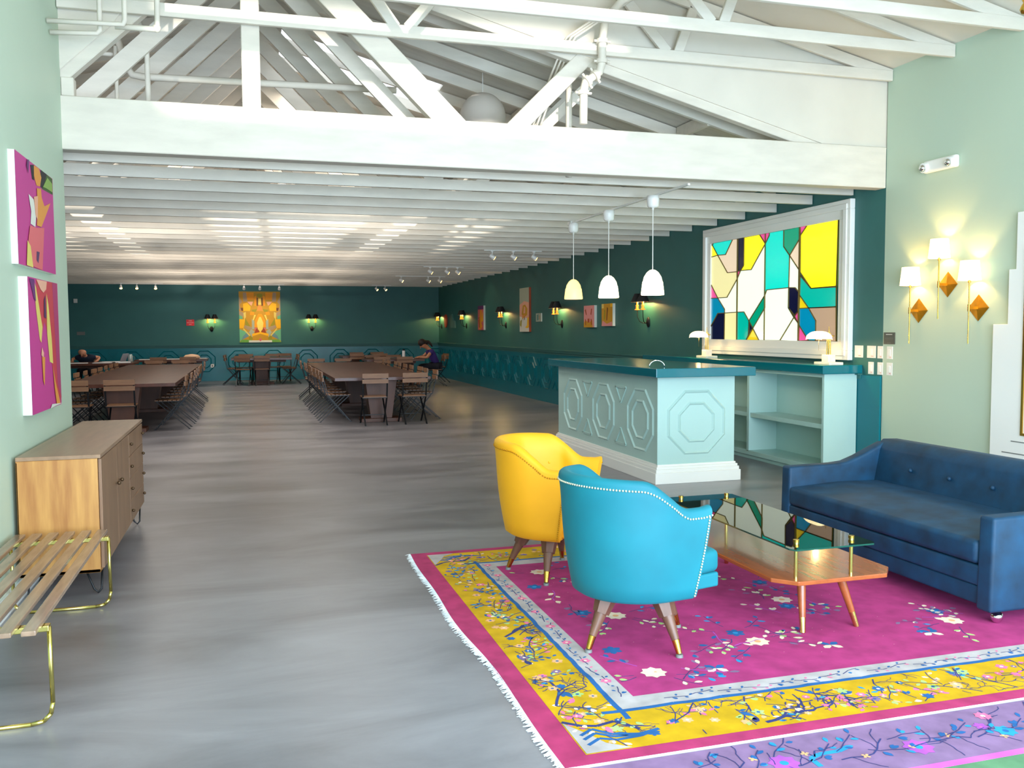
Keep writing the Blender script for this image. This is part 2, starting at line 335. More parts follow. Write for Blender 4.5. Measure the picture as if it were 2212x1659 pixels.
# guessed front wall behind the camera; shopfront and clerestory openings shaped for the daylight
wf = MB(); zt = 5.5
wf.box(XL-.15, -.9, -1.15, -1, 0, zt, 'white'); wf.box(5.7, XR+.15, -1.15, -1, 0, zt, 'white')
wf.box(-.9, 5.7, -1.15, -1, 2.75, 3.95, 'white'); wf.box(-.9, 5.7, -1.15, -1, 4.85, zt, 'white'); wf.box(2.95, 5.7, -1.15, -1, 3.95, 4.85, 'white')
structure(wf.build('wall_front'))
structure(MB().box(-14, 18, -9.3, -9, -.1, 4.45, 'gloss').build('wall_sunblock'))  # unseen wall added outside to keep the low sun out of the shopfront
# teal panelling: raised octagons, rail and plinth along right and back wall
def octring(mb, c, R, wd, th, ax, base, k, sgn):
    """octagonal moulding ring centred c in the plane normal to ax"""
    rf = 1/math.cos(PI/8)
    def pt(r, i): t = PI/8+i*PI/4; return (c[0]+r*rf*math.cos(t), c[1]+r*rf*math.sin(t))
    def P(p, a): return (a, p[0], p[1]) if ax == 'x' else (p[0], a, p[1])
    for i in range(8):
        a, b = pt(R, i), pt(R, i+1); d, e = pt(R-wd, i), pt(R-wd, i+1); m1, m2 = pt(R-wd*.5, i), pt(R-wd*.5, i+1)
        v = [P(a, base), P(b, base), P(e, base), P(d, base), P(m1, base+sgn*th), P(m2, base+sgn*th)]
        mb.add(v, [(0, 1, 5, 4), (4, 5, 2, 3)], k)
pr = MB(); pr.box(XR-.02, XR, 7.46, YB, 0, 1.06, 'tealp')
for i in range(19):
    yc = 9.55+1.03*i
    for R in (.33, .21): octring(pr, (yc, .61), R, .03, .018, 'x', XR-.02, 'tealp', -1)
    for zz, dz in ((.30, .16), (.92, -.16)):
        a = (yc+.515-.14, zz); b = (yc+.515+.14, zz); c = (yc+.515, zz+dz)
        for p, q in ((a, b), (b, c), (c, a)): pr.bar((XR-.024, *p), (XR-.024, *q), .022, .014, 'tealp', up=(1, 0, 0))
structure(pr.build('trim_1'))
pb = MB(); pb.box(XBL, XR, YB-.02, YB, 0, 1.06, 'tealp')
for i in range(12):
    xc = -5.4+1.03*i
    for R in (.33, .21): octring(pb, (xc, .61), R, .03, .018, 'y', YB-.02, 'tealp', -1)
    for zz, dz in ((.30, .16), (.92, -.16)):
        a = (xc+.515-.14, zz); b = (xc+.515+.14, zz); c = (xc+.515, zz+dz)
        for p, q in ((a, b), (b, c), (c, a)): pb.bar((p[0], YB-.024, p[1]), (q[0], YB-.024, q[1]), .022, .014, 'tealp', up=(0, 1, 0))
structure(pb.build('trim_2'))
rl = MB()
for z0, z1, d in ((1.02, 1.06, .03), (1.06, 1.10, .055), (1.10, 1.125, .075)):
    rl.box(XR-d, XR, 7.75, YB, z0, z1, 'teal'); rl.box(XBL, XR, YB-d, YB, z0, z1, 'teal')
structure(rl.build('trim_3'))
bs = MB(); bs.box(XR-.015, XR, 4.0, 7.42, 0, .12, 'gloss'); structure(bs.build('baseboard_right'))
bs = MB(); bs.box(XL, XL+.015, -1, 7.45, 0, .12, 'gloss'); structure(bs.build('baseboard_left'))
# ---------------------------------------------------------------- roof over the back room (low gable), with skylight holes, all but the first added for light
RX, RZ, RK = .08, 4.80, .262
def rz_(x): return RZ-RK*abs(x-RX)
ce = MB()
def slopepanel(mb, xa, xb, ya, yb, zf, k, th=.03):
    v = [(xa, ya, zf(xa)), (xb, ya, zf(xb)), (xb, yb, zf(xb)), (xa, yb, zf(xa))]
    mb.add(v+[(p[0], p[1], p[2]+th) for p in v], [(0, 1, 2, 3), (4, 7, 6, 5), (0, 4, 5, 1), (1, 5, 6, 2), (2, 6, 7, 3), (3, 7, 4, 0)], k)
holes_r = [(9.85, 10.95, .42, 2.15), (13.4, 14.4, .6, 2.2), (18, 19, .6, 2.2)]
y = 7.53
for (ya, yb, xa, xb) in holes_r:
    slopepanel(ce, RX, XR+.15, y, ya, rz_, 'roofb')
    slopepanel(ce, RX, xa, ya, yb, rz_, 'roofb'); slopepanel(ce, xb, XR+.15, ya, yb, rz_, 'roofb'); y = yb
slopepanel(ce, RX, XR+.15, y, YB, rz_, 'roofb')
holes_l = [(12.5, 13.5, -2.2, -.6)]; y = 7.53
for (ya, yb, xa, xb) in holes_l:
    slopepanel(ce, XBL-.1, RX, y, ya, rz_, 'roofb')
    slopepanel(ce, XBL-.1, xa, ya, yb, rz_, 'roofb'); slopepanel(ce, xb, RX, ya, yb, rz_, 'roofb'); y = yb
slopepanel(ce, XBL-.1, RX, y, YB, rz_, 'roofb')
for yy in (7.53+.0,):   # gable infill boards between the two roofs, over the big beam
    lz = lambda x: 4.06+.22*(XR-x) if x > RX else 4.06+.22*(XR-RX)-.22*(RX-x)
    ce.add([(RX, yy-.06, RZ-.12), (XR+.1, yy-.06, rz_(XR)-.12), (XR+.1, yy-.06, lz(XR)), (RX, yy-.06, lz(RX))]+[(RX, yy-.03, RZ-.12), (XR+.1, yy-.03, rz_(XR)-.12), (XR+.1, yy-.03, lz(XR)), (RX, yy-.03, lz(RX))], [(0, 1, 2, 3), (7, 6, 5, 4), (0, 4, 5, 1), (3, 2, 6, 7)], 'white')
    ce.add([(RX, yy-.06, RZ-.12), (XL-.2, yy-.06, rz_(XL)-.12), (XL-.2, yy-.06, lz(XL)), (RX, yy-.06, lz(RX))]+[(RX, yy-.03, RZ-.12), (XL-.2, yy-.03, rz_(XL)-.12), (XL-.2, yy-.03, lz(XL)), (RX, yy-.03, lz(RX))], [(0, 3, 2, 1), (4, 5, 6, 7)], 'white')
# blocking between the rafters
for i in range(10):
    for x in (3.0, 4.4): ce.bar((x, 7.95+.7*i, rz_(x)-.07), (x, 8.6+.7*i, rz_(x)-.07), .04, .12, 'truss')
# lounge roof
slopepanel(ce, RX, XR+.15, -1.1, 7.5, lz, 'white'); slopepanel(ce, XL-.2, RX, -1.1, 7.5, lz, 'white')
structure(ce.build('ceiling'))
# ---------------------------------------------------------------- lounge roof trusses
def lounge_truss(y, node, label, name='roof_truss'):
    t = thing(name, label, 'truss', (2.4, y, 3.94), 0, 'white timber trusses over the lounge')
    def L(mb, nm): return mb.build(nm, t, bevel=.004, seg=1, loc=(-2.4, -y, -3.94))
    L(MB().box(XL+.005, XR-.005, y-.02, y+.02, 3.94, 4.04, 'truss'), 'bottom_chord')
    L(MB().bar((RX, y, lz(RX)-.07), (XR-.01, y, lz(XR)-.06), .034, .10, 'truss'), 'top_chord')
    L(MB().bar((XL+.01, y, lz(XL)-.07), (RX-.01, y, lz(RX)-.07), .034, .10, 'truss'), 'top_chord')
    for n in node:
        for sg in (-1, 1):
            x1 = n+sg*.95
            zt_ = lz(x1)-.12; x1 = n+sg*min(.95, (zt_-4.04)/1.0)
            if x1 > XR-.1 or x1 < XL+.1: continue
            L(MB().bar((n+sg*.05, y+.001*sg, 4.02), (x1, y+.001*sg, lz(x1)-.1), .09, .036, 'truss', up=(0, 1, 0)), 'web')
    return t
lounge_truss(7.395, (1.27, 3.72), 'lounge roof truss whose bottom chord crosses just in front of the big beam')
lounge_truss(6.60, (1.27, 3.72), 'middle lounge roof truss, between the beam and the truss nearest the viewer')
lounge_truss(5.87, (3.72,), 'lounge roof truss nearest the viewer, across the top edge')
lounge_truss(5.10, (3.72,), 'lounge roof truss over the sofa, above the picture edge')
# ---------------------------------------------------------------- big beam truss
bt = thing('beam_truss', 'heavy white timber beam with king post and braces between lounge and back room', 'beam', (2.4, 7.52, 2.92))
def B(mb, nm): return mb.build(nm, bt, bevel=.006, seg=1, loc=(-2.4, -7.52, -2.92))
B(MB().box(XL-.06, XR-.002, 7.45, 7.60, 2.92, 3.318, 'truss'), 'beam')
B(MB().box(.005, .147, 7.47, 7.58, 3.318, RZ-.15, 'truss'), 'king_post')
B(MB().prism([(1.534, 3.318), (1.835, 3.318), (.30, 4.80), (.15, 4.80), (.15, 4.66)], 7.48, 7.58, 'y', 'truss'), 'brace')
B(MB().prism([(-1.38, 3.318), (-1.68, 3.318), (-.15, 4.80), (.0, 4.80), (.0, 4.66)], 7.48, 7.58, 'y', 'truss'), 'brace')
B(MB().prism([(2.19, 3.318), (2.40, 3.318), (3.06, 3.98), (2.90, 4.03)], 7.48, 7.58, 'y', 'truss'), 'brace')
B(MB().prism([(.147, 4.74), (5.62, 3.318), (5.05, 3.318), (.147, 4.58)], 7.485, 7.575, 'y', 'truss'), 'top_chord')
B(MB().prism([(XL-.05, 3.46), (-.93, 3.87), (-.86, 3.98), (XL-.05, 3.98)], 7.46, 7.475, 'y', 'truss'), 'gusset')
B(MB().box(-1.30, -1.21, 7.47, 7.58, 3.319, 3.46, 'truss'), 'block')
# ---------------------------------------------------------------- back-room trusses, every .70 m
ordn = ['first', 'second', 'third', 'fourth', 'fifth', 'sixth', 'seventh', 'eighth', 'ninth', 'tenth', 'eleventh', 'twelfth', 'thirteenth', 'fourteenth', 'fifteenth', 'sixteenth', 'seventeenth', 'eighteenth', 'nineteenth', 'twentieth']
def wordn(i):
    if i < 20: return ordn[i]
    return 'twenty-'+ordn[i-20] if i < 29 else 'last'
t0 = thing('ceiling_joist_truss', '', 'truss', (0, 7.95, 2.92), 0, 'white joist trusses over the back room')
def T(mb, nm): return mb.build(nm, t0)
T(MB().box(XBL+.01, XR-.01, -.019, .019, 0, .10, 'truss'), 'bottom_chord')
T(MB().bar((RX, 0, RZ-2.92-.075), (XR-.02, 0, rz_(XR)-2.92-.06), .04, .11, 'truss'), 'top_chord')
T(MB().bar((XBL+.02, 0, rz_(XBL)-2.92-.06), (RX, 0, RZ-2.92-.075), .04, .11, 'truss'), 'top_chord')
for sg in (-1, 1):
    T(MB().bar((RX+sg*1.75, .0, .06), (RX+sg*.08, .0, 1.72), .14, .036, 'truss', up=(0, 1, 0)), 'web')
    T(MB().bar((RX+sg*2.15, .0, .06), (RX+sg*3.1, .0, rz_(RX+3.1)-2.92-.10), .09, .036, 'truss', up=(0, 1, 0)), 'web')
td = treeof(t0)
t0['label'] = 'white ceiling joist truss, first behind the big beam'
for i in range(1, 30):
    lb = 'white ceiling joist truss, %s behind the big beam' % wordn(i) if i < 29 else 'white ceiling joist truss, last one against the far teal wall'
    dup(t0, (0, 7.95+.7*i, 2.92), 0, lb, tree=td)
# ---------------------------------------------------------------- pipes overhead
def pipe(name, pts, r, label, cat='pipe', k='truss', fit=(), group=None):
    t = thing(name, label, cat, pts[0], 0, group)
    p0 = Vector(pts[0])
    MB().tube(pts, r, k, 10).build('pipe', t, loc=tuple(-p0))
    for q in fit: MB().ball(q, r*1.45, k, 10, 6).build('fitting', t, loc=tuple(-p0))
    return t
pipe('conduit_pipe', [(XL+.01, 7.0, 3.716), (-.80, 7.0, 3.733), (-.787, 7.0, 3.76), (-.782, 7.0, 4.9)], .018, 'thin white conduit leaving the left wall and turning up beside the bigger elbow')
pipe('sprinkler_pipe', [(-.86, 7.06, 3.735), (-.60, 7.06, 3.737), (-.575, 7.06, 3.76), (-.568, 7.06, 4.8)], .021, 'white pipe ending in a knobbly elbow at the upper left', fit=[(-.58, 7.06, 3.745)])
pipe('conduit_pipe', [(XL+.01, 7.1, 3.668), (-.985, 7.1, 3.686), (-.965, 7.1, 3.71), (-.96, 7.1, 4.9)], .018, 'lowest thin white conduit on the left wall, under two others')
pipe('sprinkler_pipe', [(-1.029, 8.25, 4.15), (-.923, 8.25, 3.778), (-.88, 8.25, 3.712), (-.80, 8.25, 3.702), (1.36, 8.25, 3.74)], .03, 'long horizontal white pipe running behind the king post', fit=[(-.925, 8.25, 3.78)])
pipe('conduit_pipe', [(-.974, 7.98, 3.86), (-.972, 7.98, 3.0)], .016, 'short upright thin pipe standing on the joists at far left')
pipe('conduit_pipe', [(-.80, 7.99, 4.1), (-.738, 7.99, 3.886), (-.735, 7.985, 3.0)], .022, 'upright pipe with a bend, behind the left end of the beam')
pipe('conduit_pipe', [(-1.25, 8.02, 3.811), (-.90, 8.02, 3.80)], .018, 'short horizontal pipe stub behind the gusset at left')
dp = pipe('drain_pipe', [(3.55, 6.9, 4.52), (3.15, 7.2, 4.36), (3.03, 7.3, 4.22), (3.01, 7.32, 4.05), (3.01, 7.33, 3.86), (2.99, 7.34, 3.78), (2.87, 7.36, 3.69), (2.855, 7.365, 3.62), (2.853, 7.37, 3.335)], .036, 'thick white drain pipe with clamped couplings and two elbows')
for q, d in (((3.01, 7.325, 4.04), (0, 0, 1)), ((3.01, 7.33, 3.87), (0, 0, 1)), ((2.955, 7.345, 3.75), (-.8, 0, -.6)), ((2.885, 7.355, 3.70), (-.8, 0, -.6)), ((2.853, 7.368, 3.60), (0, 0, 1))):
    d = Vector(d).normalized(); q = Vector(q); c = MB().cyl(q-d*.018, q+d*.018, .05, .05, 'truss', 14)
    s_ = Vector((d.z, 0, -d.x)); c.cyl(q-s_*.075, q+s_*.075, .012, .012, 'truss', 6); c.build('coupling', dp, loc=(-3.55, -6.9, -4.52))
pipe('drain_pipe', [(2.84, 7.7, 4.1), (2.84, 7.7, 2.93)], .03, 'plain upright white pipe just left of the coupled drain pipe')
for i in range(3):
    o = i*.035
    pipe('conduit_pipe', [(3.30+o, 7.25, 4.47), (2.70+o, 7.34, 4.06), (2.70+o, 7.42, 4.05-.005*i), (2.66+o, 7.72, 3.79), (2.50+o, 7.74, 3.35)], .010, ['leftmost', 'middle', 'rightmost'][i]+' of three thin parallel conduits climbing over the beam', group='parallel conduits over the beam')
pipe('conduit_pipe', [(4.54, 9.0, 3.66), (4.0, 9.0, 3.36)], .014, 'thin slanting rod under the right roof slope behind the beam')
ds = thing('paper_globe', 'round white paper globe half hidden behind the beam between the braces', 'globe', (2.378, 9.0, 3.741))
MB().ball((0, 0, 0), .235, mat('globe_paper', (214, 208, 200), .8), 28, 18).build('globe', ds)
MB().cyl((0, 0, .22), (0, 0, .44), .004, .004, 'gloss', 6).build('cord', ds)
ch = thing('hanging_lamp', 'brass ball finial of a lamp hanging at the top right corner', 'lamp', (3.64, 3.5, 3.10))
MB().lathe([(.002, -.045), (.02, -.04), (.028, -.02), (.02, 0), (.012, .01), (.022, .03), (.03, .06), (.012, .08), (.012, .5)], 'brass', seg=14).build('finial', ch)
MB().lathe([(.012, .4), (.2, .45), (.22, .48), (.02, .55)], 'brass', seg=20).build('body', ch)
MB().cyl((0, 0, .5), (0, 0, lz(3.64)-3.11), .006, .006, 'brass', 6).build('rod', ch)
# ---------------------------------------------------------------- stained glass window
wn = MB()
def frame(mb, y0, y1, z0, z1, wd, x0, x1, k):
    mb.box(x0, x1, y0, y1, z1-wd, z1, k); mb.box(x0, x1, y0, y1, z0, z0+wd, k)
    mb.box(x0, x1, y0, y0+wd, z0+wd, z1-wd, k); mb.box(x0, x1, y1-wd, y1, z0+wd, z1-wd, k)
frame(wn, 7.91, 11.03, 1.205, 2.885, .10, 6.02, XR, 'gloss')
frame(wn, 7.955, 10.985, 1.25, 2.84, .06, 6.005, 6.02, 'gloss')
frame(wn, 8.01, 10.94, 1.30, 2.79, .10, 6.035, XR, 'gloss')
wo = structure(wn.build('window_1', bevel=.006, seg=2))
gp = MB(); ld = MB()
for c, pl in PANES: gp.poly([(6.058, a, b) for a, b in pl], 'g_'+c)
g = gp.build('glass_panes', wo); structure(g)
seen = set()
for c, pl in PANES:
    for i in range(len(pl)):
        a, b = pl[i], pl[(i+1) % len(pl)]
        if (b, a) in seen or (a, b) in seen: continue
        seen.add((a, b)); ld.bar((6.054, *a), (6.054, *b), .010, .010, 'lead', up=(1, 0, 0))
for yv in (10.17, 8.833, 9.535):
    ld.bar((6.05, yv, 1.395), (6.05, yv, 2.694), .018 if yv != 9.535 else .010, .012, 'lead', up=(1, 0, 0))
structure(ld.build('lead_came', wo))
# ---------------------------------------------------------------- stepped white portal at the right
po = MB(); c0 = 4.99
poly = [(6.05, 0), (6.05, 1.57), (5.90, 1.57), (5.90, 2.02), (5.83, 2.02), (5.83, 2.48), (4.15, 2.48), (4.15, 2.02), (4.08, 2.02), (4.08, 1.57), (3.93, 1.57), (3.93, 0)]
po.prism(poly, 6.04, XR, 'x', 'gloss')
pt_ = structure(po.build('door_1', bevel=.004))
pq = MB(); frame(pq, 4.26, 5.735, .66, 2.2, .02, 6.03, 6.042, 'brass'); structure(pq.build('trim_4', pt_))
pq = MB()
pq.box(6.037, 6.041, 4.1, 5.92, .50, .508, 'grey'); pq.box(6.037, 6.041, 4.2, 5.83, .60, .608, 'grey')
structure(pq.build('trim_5', pt_))
# ================================================================ LOUNGE FURNITURE
# ---- sideboard against the left wall
sb = thing('sideboard', 'mid-century wooden sideboard with doors and drawers against the pale green wall', 'sideboard', (-1.06, 6.66, 0))
def S(mb, nm, p=None, bv=.003): return mb.build(nm, p or sb, bevel=bv, seg=2, loc=(1.06, -6.66, 0) if p is None else (0, 0, 0))
x0, x1, y0, y1 = -1.275, -.85, 5.585, 7.72
c = MB(); c.box(x0, x1, y0, y0+.022, .145, .815, 'teak'); c.box(x0, x1, y1-.022, y1, .145, .815, 'teak')
c.box(x0, x1, y0, y1, .145, .167, 'teak'); c.box(x0, x0+.01, y0, y1, .15, .81, 'teak'); c.box(x0+.01, x1-.01, y0+.02, y1-.02, .16, .80, 'teakfront')
S(c, 'body'); S(MB().box(x0, x1+.018, y0-.004, y1+.004, .815, .838, 'teaktop'), 'top')
for i, (a, b) in enumerate(((5.61, 6.225), (6.23, 6.845))):
    d = S(MB().box(x1, x1+.018, a, b, .165, .81, 'teakfront'), 'door')
    yk = 6.16 if i == 0 else 6.30
    kb = MB().cyl((x1+.018, yk, .575), (x1+.036, yk, .575), .006, .006, 'bronze', 10); kb.ball((x1+.038, yk, .575), .013, 'bronze', 10, 6)
    kb.build('knob', d)
for i in range(4):
    z0_ = .165+i*.1615
    d = S(MB().box(x1, x1+.018, 6.86, 7.70, z0_, z0_+.157, 'teakfront'), 'drawer')
    for yk in (6.91, 7.63):
        kb = MB().cyl((x1+.018, yk, z0_+.085), (x1+.026, yk, z0_+.085), .006, .006, 'bronze', 10); kb.ball((x1+.03, yk, z0_+.085), .012, 'bronze', 10, 6)
        kb.build('knob', d)
for yy in (5.66, 7.60):
    for xx in (-.89, -1.22):
        sx = 1 if xx > -1 else -1
        S(MB().tube([(xx-.05*sx, yy-.01, .15), (xx-.01*sx, yy, .03), (xx+.012*sx, yy, .008), (xx+.03*sx, yy, .03), (xx+.03*sx, yy+.05, .15)], .006, 'blk', 8), 'leg', bv=0)
# ---- slatted bench
bn = thing('slatted_bench', 'slatted wooden bench on pale gold bent-steel legs in the lower left corner', 'bench', (-1.03, 4.55, 0))
def N(mb, nm, bv=.004): return mb.build(nm, bn, bevel=bv, seg=2, loc=(1.03, -4.55, 0))
for i in range(6):
    xx = -.815-i*.084
    N(MB().box(xx-.026, xx+.026, 3.66, 5.46, .405, .425, 'walnutx'), 'slat')
for yy in (3.80, 5.36):
    leg = MB(); xa, xb = -.768, -1.262
    pts = [(xa-.004, yy, .395), (xa, yy, .09), (xa-.008, yy, .045), (xa-.035, yy, .017), (xa-.08, yy, .009), (xb+.08, yy, .009), (xb+.03, yy, .02), (xb+.006, yy, .06), (xb, yy, .395)]
    for a, b in zip(pts, pts[1:]): leg.tube([a, b], .009, 'gold', 8)
    N(leg, 'leg', 0)
    N(MB().box(xb, xa, yy-.022, yy+.022, .380, .404, 'gold'), 'crossbar')
# ---- two pink canvases
def canvas(name, label, cat, y0, y1, z0, z1, shapes, x_w, dep, side='pwhite', sgn=1, bg='magenta', group=None):
    t = thing(name, label, cat, (x_w, (y0+y1)/2, z0), 0, group); o = (-x_w, -(y0+y1)/2, -z0)
    xf = x_w+sgn*dep
    MB().box(min(x_w, xf), max(x_w, xf), y0, y1, z0, z1, side).build('canvas', t, loc=o)
    p = MB(); e = sgn*.0012; p.poly([(xf+e, y0, z0), (xf+e, y1, z0), (xf+e, y1, z1), (xf+e, y0, z1)], bg)
    for i, (c, pl) in enumerate(shapes):
        p.poly([(xf+e+sgn*.0006*(i+1), min(max(a, y0), y1), min(max(b, z0), z1)) for a, b in pl], {'white': 'pwhite', 'skin': 'skinp', 'yellow': 'yellowp'}.get(c, c))
    p.build('painting', t, loc=o); return t
canvas('pink_painting', 'upper magenta abstract canvas with orange and green figure on the left wall', 'painting', 5.80, 6.85, 1.945, 2.602, ART_A[1:], XL, .035, 'canvas')
canvas('pink_painting', 'lower magenta abstract canvas with yellow streaks on the left wall', 'painting', 5.93, 6.80, 1.047, 1.88, ART_B[1:], XL, .05, 'canvas')
# ---- tub armchairs
def armchair(name, label, loc, rz, k, kn, legrot=0, kin=None):
    t = thing(name, label, 'armchair', loc, rz); kin = kin or k
    L, RXb, RYb, ZB = .14, .31, .30, .262
    n1, n2 = 10, 40; pl = []
    for i in range(n1): s = i/n1; pl.append((L*(1-s), -RYb, 0, -1, 1-s))
    for i in range(n2+1):
        a = -PI/2-PI*i/n2; nx, ny = math.cos(a)/RXb, math.sin(a)/RYb; q = math.hypot(nx, ny)
        pl.append((RXb*math.cos(a), RYb*math.sin(a), nx/q, ny/q, 0))
    for i in range(1, n1+1): s = i/n1; pl.append((L*s, RYb, 0, 1, s))
    N = len(pl)
    def htop(i):
        u = abs(i/(N-1)*2-1)   # 1 at arm fronts, 0 at back centre
        q = min(1, max(0, (u-.46)/.36)); q = q*q*(3-2*q)
        return (.858-.02*min(1, u/.6)**2)*(1-q)+.70*q+max(0, u-.93)*.12
    def off(i, z):
        x, y, nx, ny, s = pl[i]; tt = (z-ZB)/(.88-ZB); fl = (.038+.042*max(0, -nx))*tt+.012*math.sin(min(1, tt*1.3)*PI)
        return Vector((x+nx*fl+.075*s*tt*1.4, y+ny*fl, z)), Vector((nx, ny, 0))
    TH = .062; rows = []; 
    def outer(i, r):
        H = htop(i)-.02; z = ZB+(H-ZB)*r/9; return off(i, z)
    v = []; NR = 0
    cols = []
    for i in range(N):
        col = []; p, nn = off(i, ZB); col.append(p-nn*.022)
        for r in range(10):
            H = htop(i)-.028; z = ZB+.018+(H-ZB-.018)*r/9; p, nn = off(i, z); col.append(p)
        H = htop(i); p, nn = off(i, H-.028)
        u = abs(i/(N-1)*2-1)
        for a in (30, 60, 90, 120, 150): col.append(p-nn*(TH/2)*(1-math.cos(math.radians(a)))+Vector((0, 0, .028*math.sin(math.radians(a)))))
        pleat = .016*abs(math.sin((i/(N-1))*PI*5)) if .12 < i/(N-1) < .88 else .008
        for r in range(7):
            z = (H-.03)-(H-.03-.38)*r/6; p, nn = off(i, z); col.append(p-nn*(TH+.004+pleat*math.sin(PI*min(1, .15+r/6))))
        cols.append(col)
    NR = len(cols[0]); v = [p for c_ in cols for p in c_]
    f = [(i*NR+j, (i+1)*NR+j, (i+1)*NR+j+1, i*NR+j+1) for i in range(N-1) for j in range(NR-1)]
    mb = MB(); mb.add(v, f, k, True)
    for i in (0, N-1):   # front caps of the arms
        mb.add(cols[i], [tuple(range(NR))], k)
    mb.build('shell', t)
    # deck closing the bottom and carrying the cushion
    D = [(p[0]*.93, p[1]*.93) for p in pl]
    mb = MB().prism(D, ZB-.002, ZB+.10, 'z', k); mb.build('seat_base', t, bevel=.008)
    C = [(.36, -.20), (.37, -.15), (.376, 0), (.37, .15), (.36, .20)]+[(.24, .225), (.05, .235), (-.10, .21), (-.20, .13), (-.235, 0), (-.20, -.13), (-.10, -.21), (.05, -.235), (.24, -.225)]
    mb = MB().prism(C, .345, .455, 'z', kin, ); o = mb.build('seat_cushion', t, bevel=.03, seg=4)
    for p in o.data.polygons: p.use_smooth = True
    A = [(.10, -.225), (.352, -.205), (.364, 0), (.352, .205), (.10, .225)]
    MB().prism(A, ZB+.012, .345, 'z', k).build('front_apron', t, bevel=.01, seg=3)
    # nails
    nl = MB()
    dist = 0; last = None
    for i in range(N*4-3):
        a = i/4; j = min(int(a), N-2); fr = a-j
        pa, na = off(j, htop(j)-.045); pb_, nb = off(j+1, htop(j+1)-.045); p = pa.lerp(pb_, fr); nn = na.lerp(nb, fr)
        if last is None or (p-last).length > .0128: nl.ball(p+nn*.003, .0052, kn, 6, 4); last = p.copy()
    for i in (0, N-1):
        z = ZB+.02
        while z < htop(i)-.05:
            p, nn = off(i, z); nl.ball(p+nn*.003+Vector((-.012, 0, 0)), .0052, kn, 6, 4); z += .0128
    nl.build('nailhead_trim', t)
    bt_ = MB()
    for a in (.26, .42, .58, .74):
        i = int(a*(N-1)); p, nn = off(i, .66); bt_.ball(p-nn*(TH+.012), .011, k, 8, 5)
    bt_.build('tuft_buttons', t)
    for sx in (-1, 1):
        for sy in (-1, 1):
            ang = math.atan2(sy, sx)+legrot; cx_, sy_ = math.cos(ang)*1.414, math.sin(ang)*1.414; W3 = lambda r, z: Vector((cx_*r, sy_*r, z)); a = W3(.125, .27); b = W3(.158, .175); c_ = W3(.195, .075); d = W3(.212, .016)
            lg = MB(); lg.cyl(a, b, .058, .040, 'legwood', 6, False); lg.cyl(b, c_, .030, .0185, 'legwood', 14)
            lo = lg.build('leg', t); MB().cyl(c_, d, .0190, .0135, 'brass', 14).build('ferrule', lo)
            MB().cyl(W3(.213, 0), W3(.213, .014), .018, .016, 'grey', 12).build('glide', lo)
    return t
RUGZ = .013
armchair('tub_armchair', 'turquoise velvet tub armchair with pearl nailhead trim', (1.808, 3.968, RUGZ), math.radians(9), 'tealv', 'nailpearl', math.radians(19-45-9))
armchair('tub_armchair', 'yellow velvet tub armchair behind the turquoise one', (1.834, 5.244, RUGZ), math.radians(-40), 'ygold', 'nailgold', math.radians(61-45+40))
# ---- coffee table
ct = thing('coffee_table', 'two-tier cherry wood coffee table with glass top on brass posts', 'coffee table', (2.77, 4.4, RUGZ))
def K(mb, nm, bv=.004, p=None): return mb.build(nm, p or ct, bevel=bv, seg=2, loc=(-2.77, -4.4, -RUGZ) if p is None else None)
ya, yb, xa, xb = 3.66, 5.16, 2.44, 3.13
oc = [(xa+.09, ya), (xb-.09, ya), (xb, ya+.10), (xb, yb-.10), (xb-.09, yb), (xa+.09, yb), (xa, yb-.10), (xa, ya+.10)]
K(MB().prism(oc, .300, .322, 'z', 'cherry'), 'shelf')
gx0, gx1, gy0, gy1 = 2.455, 2.93, 3.60, 4.98
gl = [(gx0+.02, gy0), (gx1-.02, gy0), (gx1, gy0+.03), (gx1, gy1-.02), (gx1-.03, gy1), (gx0+.03, gy1), (gx0, gy1-.02), (gx0, gy0+.03)]
gt = MB(); gt.prism(gl, .490, .498, 'z', 'glass'); go = K(gt, 'glass_top', 0)
ed = MB(); n_ = len(gl)
for i in range(n_):
    a, b = gl[i], gl[(i+1) % n_]
    ed.add([(*a, .490), (*b, .490), (*b, .498), (*a, .498)], [(0, 1, 2, 3)], 'glassedge')
for v_ in range(len(ed.v)):
    q = ed.v[v_]; ed.v[v_] = (2.6925+(q[0]-2.6925)*1.0008, 4.29+(q[1]-4.29)*1.0008, q[2])
K(ed, 'glass_edge', 0, go)
for px, py in ((2.55, 3.715), (2.86, 3.705), (2.55, 4.92), (2.86, 4.91)):
    K(MB().cyl((px, py, .322), (px, py, .490), .0095, .0095, 'gold', 12).cyl((px, py, .498), (px, py, .504), .013, .013, 'gold', 14).cyl((px, py, .504), (px, py, .516), .015, .015, 'brass', 14), 'post', 0)
for px, py, fx, fy in ((2.68, 3.86, 2.655, 3.80), (2.90, 3.86, 2.975, 3.80), (2.68, 4.98, 2.655, 5.06), (2.90, 4.98, 2.975, 5.10)):
    a = Vector((px, py, .30)); b = Vector((fx, fy, RUGZ)); m = a.lerp(b, .74)
    lo = K(MB().cyl(a, m, .025, .0165, 'cherry', 14), 'leg', 0)
    MB().cyl(m, b, .0172, .0135, 'gold', 14).build('ferrule', lo)
